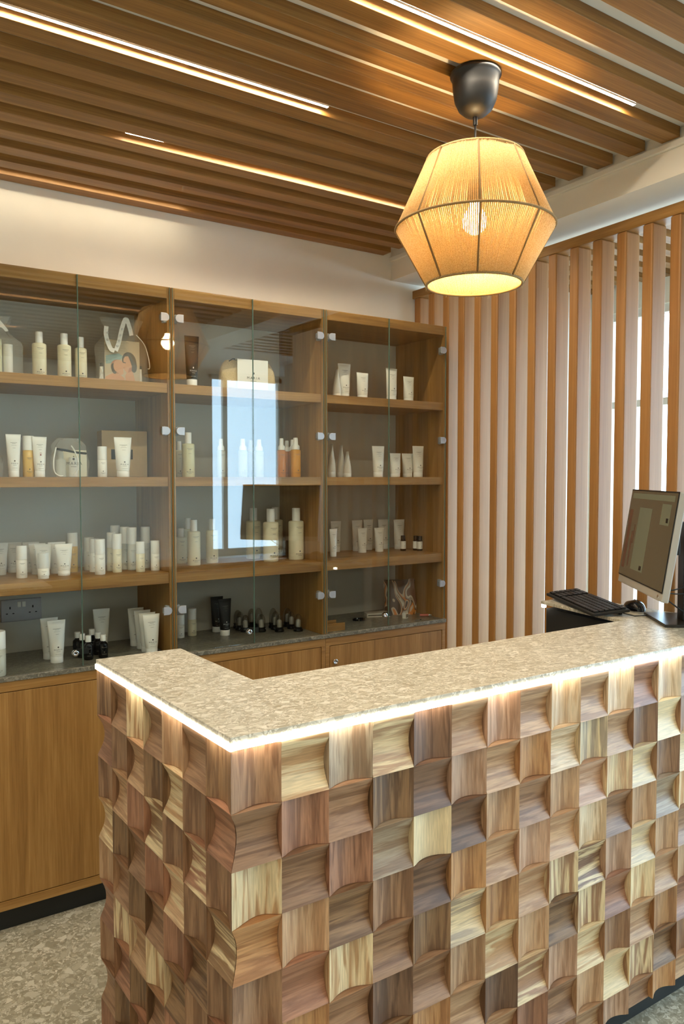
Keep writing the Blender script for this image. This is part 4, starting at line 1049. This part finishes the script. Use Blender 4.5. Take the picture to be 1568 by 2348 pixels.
blob(card, .020, .085, .027, .034, -.0224, 4, .2)                                                                        # hair
blob(card, .036, .070, .013, .026, -.02245, 4, .1)
poly(card, [(.004, .102), (.016, .104), (.022, .090), (.030, .068), (.026, .048), (.010, .042), (.000, .052), (-.001, .060), (-.006, .068), (-.002, .076), (-.002, .092)], -.0226, 2)
poly(card, [(.020, .060), (.030, .064), (.028, .048), (.014, .042)], -.0227, 3)                                            # cheek shade
blob(card, .002, .079, .0055, .0018, -.0228, 4, -.2); blob(card, .000, .059, .005, .0014, -.0228, 3)
blob(card, -.026, .062, .024, .026, -.0225, 3); blob(card, -.020, .064, .020, .024, -.0227, 2); blob(card, -.038, .054, .010, .020, -.0226, 4, .2)
blob(card, -.012, .044, .010, .012, -.0228, 2)
card.build('picture_card', [M['pbg'], M['pteal'], M['skin1'], M['skin2'], M['hair']], gb)
flat_ribbon('ribbon', curve_pts([(-.068, -.036, .205), (-.070, -.038, .17), (-.055, -.039, .125), (-.040, -.040, .117)]), .016, M['ribbon'], gb)
rb2 = flat_ribbon('ribbon', curve_pts([(-.036, -.041, .117), (-.024, -.041, .15), (-.012, -.040, .20), (.004, -.038, .238), (.018, -.036, .21), (.026, -.034, .18)], 30), .0155, M['ribbon'], gb)
ey = MB()
for (x, z) in ((-.030, .135), (-.024, .155), (-.019, .175), (-.012, .198), (-.066, .155), (-.066, .18)):
    ey.lathe([(.0040, -.0008), (.0040, .0008), (.0022, .0009)], 14, c=(0, 0, 0)); 
    m_ = Matrix.Translation((x, -.0425, z)) @ Matrix.Rotation(PI / 2, 4, 'X'); k0 = len(ey.v) - 14 * 5
    for q in range(k0, len(ey.v)): ey.v[q] = tuple(m_ @ Vector(ey.v[q]))
ey.build('eyelets', M['steel'], gb)
MB().tube(curve_pts([(.045, -.03, .185), (.075, -.034, .150), (.090, -.036, .10), (.094, -.036, .065), (.086, -.036, .060)]), .0016, 6).build('drawstring', M['ribbon'], gb)
MB().tube(curve_pts([(-.09, -.03, .055), (-.085, -.034, .035), (-.098, -.034, .005)]), .0016, 6).build('drawstring', M['ribbon'], gb)
for sx in (-.080, .066):
    MB().lathe([(.009, .002), (.0065, .052), (.0065, .060)], 14, c=(sx, -.008, 0)).build('sample_tube', M['wht'], gb)
    MB().lathe([(.0062, .0605), (.0062, .072)], 14, c=(sx, -.008, 0)).build('sample_cap', M['black'], gb)

# ---- clear pouch on the second shelf
pc = thing('clear_pouch', 'crumpled clear pouch with white drawstring and black printed lettering', 'bag', (0.727, 2.885, 1.5513))
lumpy_sack('pouch_body', M['cello'], pc, .132, .072, .140, 21, neck=.80, top_w=.45, amp=.006)
MB().box(-.020, .066, .004, .016, .001, .098).build('leaflet', M['cream'], pc, .001)
MB().lathe([(.018, .001), (.018, .060), (.010, .064), (.010, .090)], 20, c=(-.030, -.006, 0)).build('bottle_inside', M['clearb'], pc)
MB().lathe([(.015, .001), (.015, .070)], 20, c=(.012, -.014, 0)).build('jar_inside', M['wht'], pc)
MB().tube(curve_pts([(-.052, -.036, .105), (-.062, -.040, .06), (-.060, -.040, .02), (-.045, -.040, .004), (-.030, -.040, .003)]), .0026, 6).build('drawstring', M['ribbon'], pc)
MB().tube(curve_pts([(.000, -.038, .112), (.010, -.041, .095), (.022, -.042, .060), (.022, -.042, .030), (.006, -.042, .008)]), .0024, 6).build('drawstring', M['ribbon'], pc)
MB().tube(curve_pts([(-.050, -.030, .100), (-.02, -.036, .095), (.02, -.036, .088), (.055, -.03, .085)]), .0045, 6).build('dark_band', M['matt_black'], pc)
printed('logo_print', pc, [('text', 'MARIA', .0155, .008, .043, 1.3), ('bar', .020, .0014, .006, .036), ('dot', .0042, .006, .064), ('dot', .0022, .006, .073)], lambda x, z: -.0445, M['ink'])
# ---- dark clear bag cut by the photo edge
dp = thing('clear_pouch', 'dark crumpled clear pouch cut by the left photo edge, second shelf', 'bag', (0.462, 2.89, 1.5513))
lumpy_sack('pouch_body', M['cello'], dp, .085, .06, .100, 33, neck=.7, top_w=.5, amp=.006)
MB().box(-.030, .022, -.01, .012, .001, .080).build('box_inside', M['matt_black'], dp, .001)

# ---- kraft box
kbx = thing('cardboard_box', 'brown cardboard box with black label behind a tall white tube', 'box', (0.958, 2.985, 1.5513), math.radians(-4))
MB().prism([(-.087, -.030), (.087, -.030), (.092, .05), (-.087, .05)], 0, .178).build('carton', M['kraft'], kbx, .0015)
MB().prism([(-.087, -.0312), (.052, -.0312), (.052, -.0302), (-.087, -.0302)], .002, .177).build('front_flap', M['kraft'], kbx, .0005)
MB().box(-.052, .030, -.0322, -.0313, .068, .106).build('black_label', M['matt_black'], kbx)

# ---- folded cloth cosmetic bag
wb = thing('cosmetic_bag', 'tan cloth cosmetic bag in a white paper band on the middle cabinet top shelf', 'bag', (1.455, 2.90, 1.9003), math.radians(-4))
vs_, fs = [], []; n = 40; rows = 10
for j in range(rows + 1):
    t = j / rows
    for k in range(n):
        a = 2 * PI * k / n; ca_ = math.cos(a); sa = math.sin(a)
        rx = .122 * (1 - .25 * max(0, t - .62) ** 1.5 * 4); ry = .034 * (1 - .65 * t ** 2)
        vs_.append((rx * abs(ca_) ** .45 * (1 if ca_ > 0 else -1) + .002 * math.sin(9 * t + 3 * a), ry * abs(sa) ** .6 * (1 if sa > 0 else -1) + .0015 * math.sin(11 * t + 5 * a), .128 * t))
for j in range(rows):
    for k in range(n): fs.append((j * n + k, j * n + (k + 1) % n, (j + 1) * n + (k + 1) % n, (j + 1) * n + k))
MB().add(vs_, fs, 0, True).add(vs_[-n:], [list(range(n))]).add(vs_[:n], [list(range(n))[::-1]]).build('bag_body', M['linen'], wb)
MB().prism([(-.058, -.0375), (.078, -.0375), (.078, -.0355), (-.058, -.0355)], .0005, .1315).box(-.058, .078, -.0375, .014, .1300, .1318).box(-.058, .078, .034, .036, .0005, .1315).box(-.058, .078, .013, .036, .1300, .1318).build('paper_band', M['wht'], wb, .0008)
printed('logo_print', wb, [('text', 'MARIA', .015, .012, .052, 1.45), ('bar', .026, .0012, .012, .044), ('dot', .005, .012, .076)], lambda x, z: -.0381, M['ink'])
MB().tube(curve_pts([(-.085, -.012, .122), (-.07, -.016, .132), (-.058, -.012, .133)]), .0022, 6).build('zip_pull', M['matt_black'], wb)

# ---- patterned pouch on the right worktop
pp = thing('patterned_pouch', 'pouch with swirling brown, orange and white pattern leaning in the right cabinet corner', 'bag', (2.325, 2.985, 0.8803), math.radians(-28))
def pattern_mat():
    m, nt, b = newmat('swirl_print'); N = nt.nodes; L = nt.links
    tc = N.new('ShaderNodeTexCoord'); mp = N.new('ShaderNodeMapping'); mp.inputs['Scale'].default_value = (1, 1, .55); mp.inputs['Rotation'].default_value = (0, .5, 0)
    n = N.new('ShaderNodeTexNoise'); n.inputs['Scale'].default_value = 17; n.inputs['Detail'].default_value = 0; n.inputs['Distortion'].default_value = 1.1
    r = N.new('ShaderNodeValToRGB'); r.color_ramp.interpolation = 'CONSTANT'
    E_ = r.color_ramp.elements; E_[0].position = 0; E_[0].color = srgb(70, 52, 46); E_[1].position = .40; E_[1].color = srgb(206, 190, 170)
    for p, c in ((.46, srgb(214, 134, 64)), (.50, srgb(60, 50, 48)), (.53, srgb(176, 160, 146)), (.60, srgb(222, 214, 198)), (.66, srgb(120, 88, 76))):
        e = E_.new(p); e.color = c
    L.new(tc.outputs['Object'], mp.inputs[0]); L.new(mp.outputs[0], n.inputs['Vector']); L.new(n.outputs['Fac'], r.inputs[0]); L.new(r.outputs[0], b.inputs['Base Color'])
    b.inputs['Roughness'].default_value = .35; return m
M['swirl'] = pattern_mat()
vs_, fs = [], []; n = 32; rows = 12
for j in range(rows + 1):
    t = j / rows
    for k in range(n):
        a = 2 * PI * k / n; ca_ = math.cos(a); sa = math.sin(a)
        rx = .080 * (1 - .05 * t); ry = max(.0015, .036 * (1 - t) ** .8) + .004 * math.sin(t * PI)
        vs_.append((rx * abs(ca_) ** .6 * (1 if ca_ > 0 else -1) + .004 * math.sin(5 * t), ry * abs(sa) ** .7 * (1 if sa > 0 else -1) + .004 * math.sin(7 * ca_ * 1.2 + 2 * t) * t + .012 * t, .165 * t + .008 * t * ca_))
for j in range(rows):
    for k in range(n): fs.append((j * n + k, j * n + (k + 1) % n, (j + 1) * n + (k + 1) % n, (j + 1) * n + k))
MB().add(vs_, fs, 0, True).add(vs_[-n:], [list(range(n))]).add(vs_[:n], [list(range(n))[::-1]]).build('pouch_body', M['swirl'], pp)
MB().box(-.076, .076, -.0035, .0035, .0, .006, T=Matrix.Translation((0, .014, .160))).build('zip', M['matt_black'], pp)
# small things around it
t1 = thing('small_carton', 'small white printed carton in front of the patterned pouch', 'box', (2.268, 2.87, .8803), .3)
MB().box(-.011, .011, -.010, .010, 0, .026).build('carton', M['wht'], t1, .0008)
MB().box(-.008, .008, -.0106, -.0101, .005, .021).build('label_print', M['inkgrey'], t1)
t2 = thing('lipstick', 'small coral lipstick lying beside the patterned pouch', 'lipstick', (2.374, 2.86, .8863), -.5)
T = Matrix.Rotation(PI / 2, 4, 'Y')
mb = MB().lathe([(.0055, -.020), (.006, -.018), (.006, .022)], 14); mb.v = [tuple(T @ Vector(v)) for v in mb.v]; mb.build('coral_cap', plain('coral_plastic', srgb(196, 96, 84), .35), t2)
mb = MB().lathe([(.0052, .022), (.0052, .036)], 14); mb.v = [tuple(T @ Vector(v)) for v in mb.v]; mb.build('metal_base', M['chrome'], t2)
t3 = thing('jewellery_case', 'flat grey case with a dark slot lying behind the small carton', 'case', (2.185, 2.985, .8803), -.35)
MB().box(-.058, .058, -.030, .030, 0, .020).build('case_body', M['backing'], t3, .002)
MB().box(-.052, .056, -.0308, -.0300, .009, .013).build('slot', M['matt_black'], t3)
t4 = thing('bracelet', 'black bead bracelet with silver beads on the grey worktop', 'bracelet', (2.055, 2.95, .8803))
bb = MB(); sb = MB()
for q in range(22):
    a = 2 * PI * q / 22; c = (.030 * math.cos(a), .020 * math.sin(a), .0045); tgt = sb if q % 5 == 0 else bb
    tgt.lathe([(.0008, -.0042), (.0034, -.0026), (.0042, 0), (.0034, .0026), (.0008, .0042)], 8, c=c)
bb.build('black_beads', M['blackgloss'], t4); sb.build('silver_beads', M['chrome'], t4)
t5 = thing('silver_clip', 'thin silver clip lying at the worktop edge before the patterned pouch', 'clip', (2.300, 2.80, .8803), -.25)
MB().box(-.022, -.002, -.003, .003, 0, .004).box(.006, .022, -.003, .003, 0, .004).build('metal_plates', M['chrome'], t5, .0006)
MB().box(-.002, .006, -.0025, .0025, 0.0003, .0030).build('clip_hinge', M['matt_black'], t5)
t6 = thing('wooden_tray', 'small wooden block tray in the left corner of the right cabinet worktop', 'tray', (1.828, 2.835, .8803), -.02)
MB().box(-.046, .046, -.040, .040, 0, .020).build('tray_base', M['oak_x'], t6, .001)
MB().box(-.046, .046, -.040, -.034, .0202, .034).box(-.046, .046, .034, .040, .0202, .034).build('tray_lip', M['oak_x'], t6, .001)

# ------------------------------------------------------------------ unseen fill lights, added behind the camera to brighten the room
for q, (x, y) in enumerate(((-1.0, -0.4), (-0.8, -1.6), (0.4, -1.5), (0.1, -0.3))):
    r = thing('fill_panel', ['added fill light panel behind the camera by the left wall', 'added fill light panel in the far left corner behind the camera', 'added fill light panel behind the camera near the front wall',
              'added fill light panel just behind and above the camera'][q], 'lamp', (x, y, ZB), group='added fill light panels')
    MB().box(-.16, .16, -.16, -.145, -.030, 0).box(-.16, .16, .145, .16, -.030, 0).box(-.16, -.145, -.145, .145, -.030, 0).box(.145, .16, -.145, .145, -.030, 0).box(-.145, .145, -.145, .145, -.004, 0).build('fill_frame', M['white'], r)
    MB().box(-.144, .144, -.144, .144, -.012, -.0045).build('diffuser', M['fill_emit'], r)

# ------------------------------------------------------------------ put every parent at the base of its thing
bpy.context.view_layer.update()
for r in [o for o in bpy.data.objects if o.parent is None and o.type == 'EMPTY' and o.location.length < 1e-6 or (o.parent is None and o.type == 'EMPTY' and o.name.startswith(('slatted_ceiling', 'led_light')))]:
    pts = [c.matrix_world @ Vector(b) for c in kids(r) for b in c.bound_box]
    if not pts: continue
    mn = [min(p[i] for p in pts) for i in range(3)]; mx = [max(p[i] for p in pts) for i in range(3)]
    hang = r.name.startswith(('slatted_ceiling', 'led_light'))
    c = Vector(((mn[0] + mx[0]) / 2, (mn[1] + mx[1]) / 2, r.location.z if hang else mn[2]))
    dlt = c - r.location; r.location = c
    for ch in kids(r): ch.location = ch.location - dlt
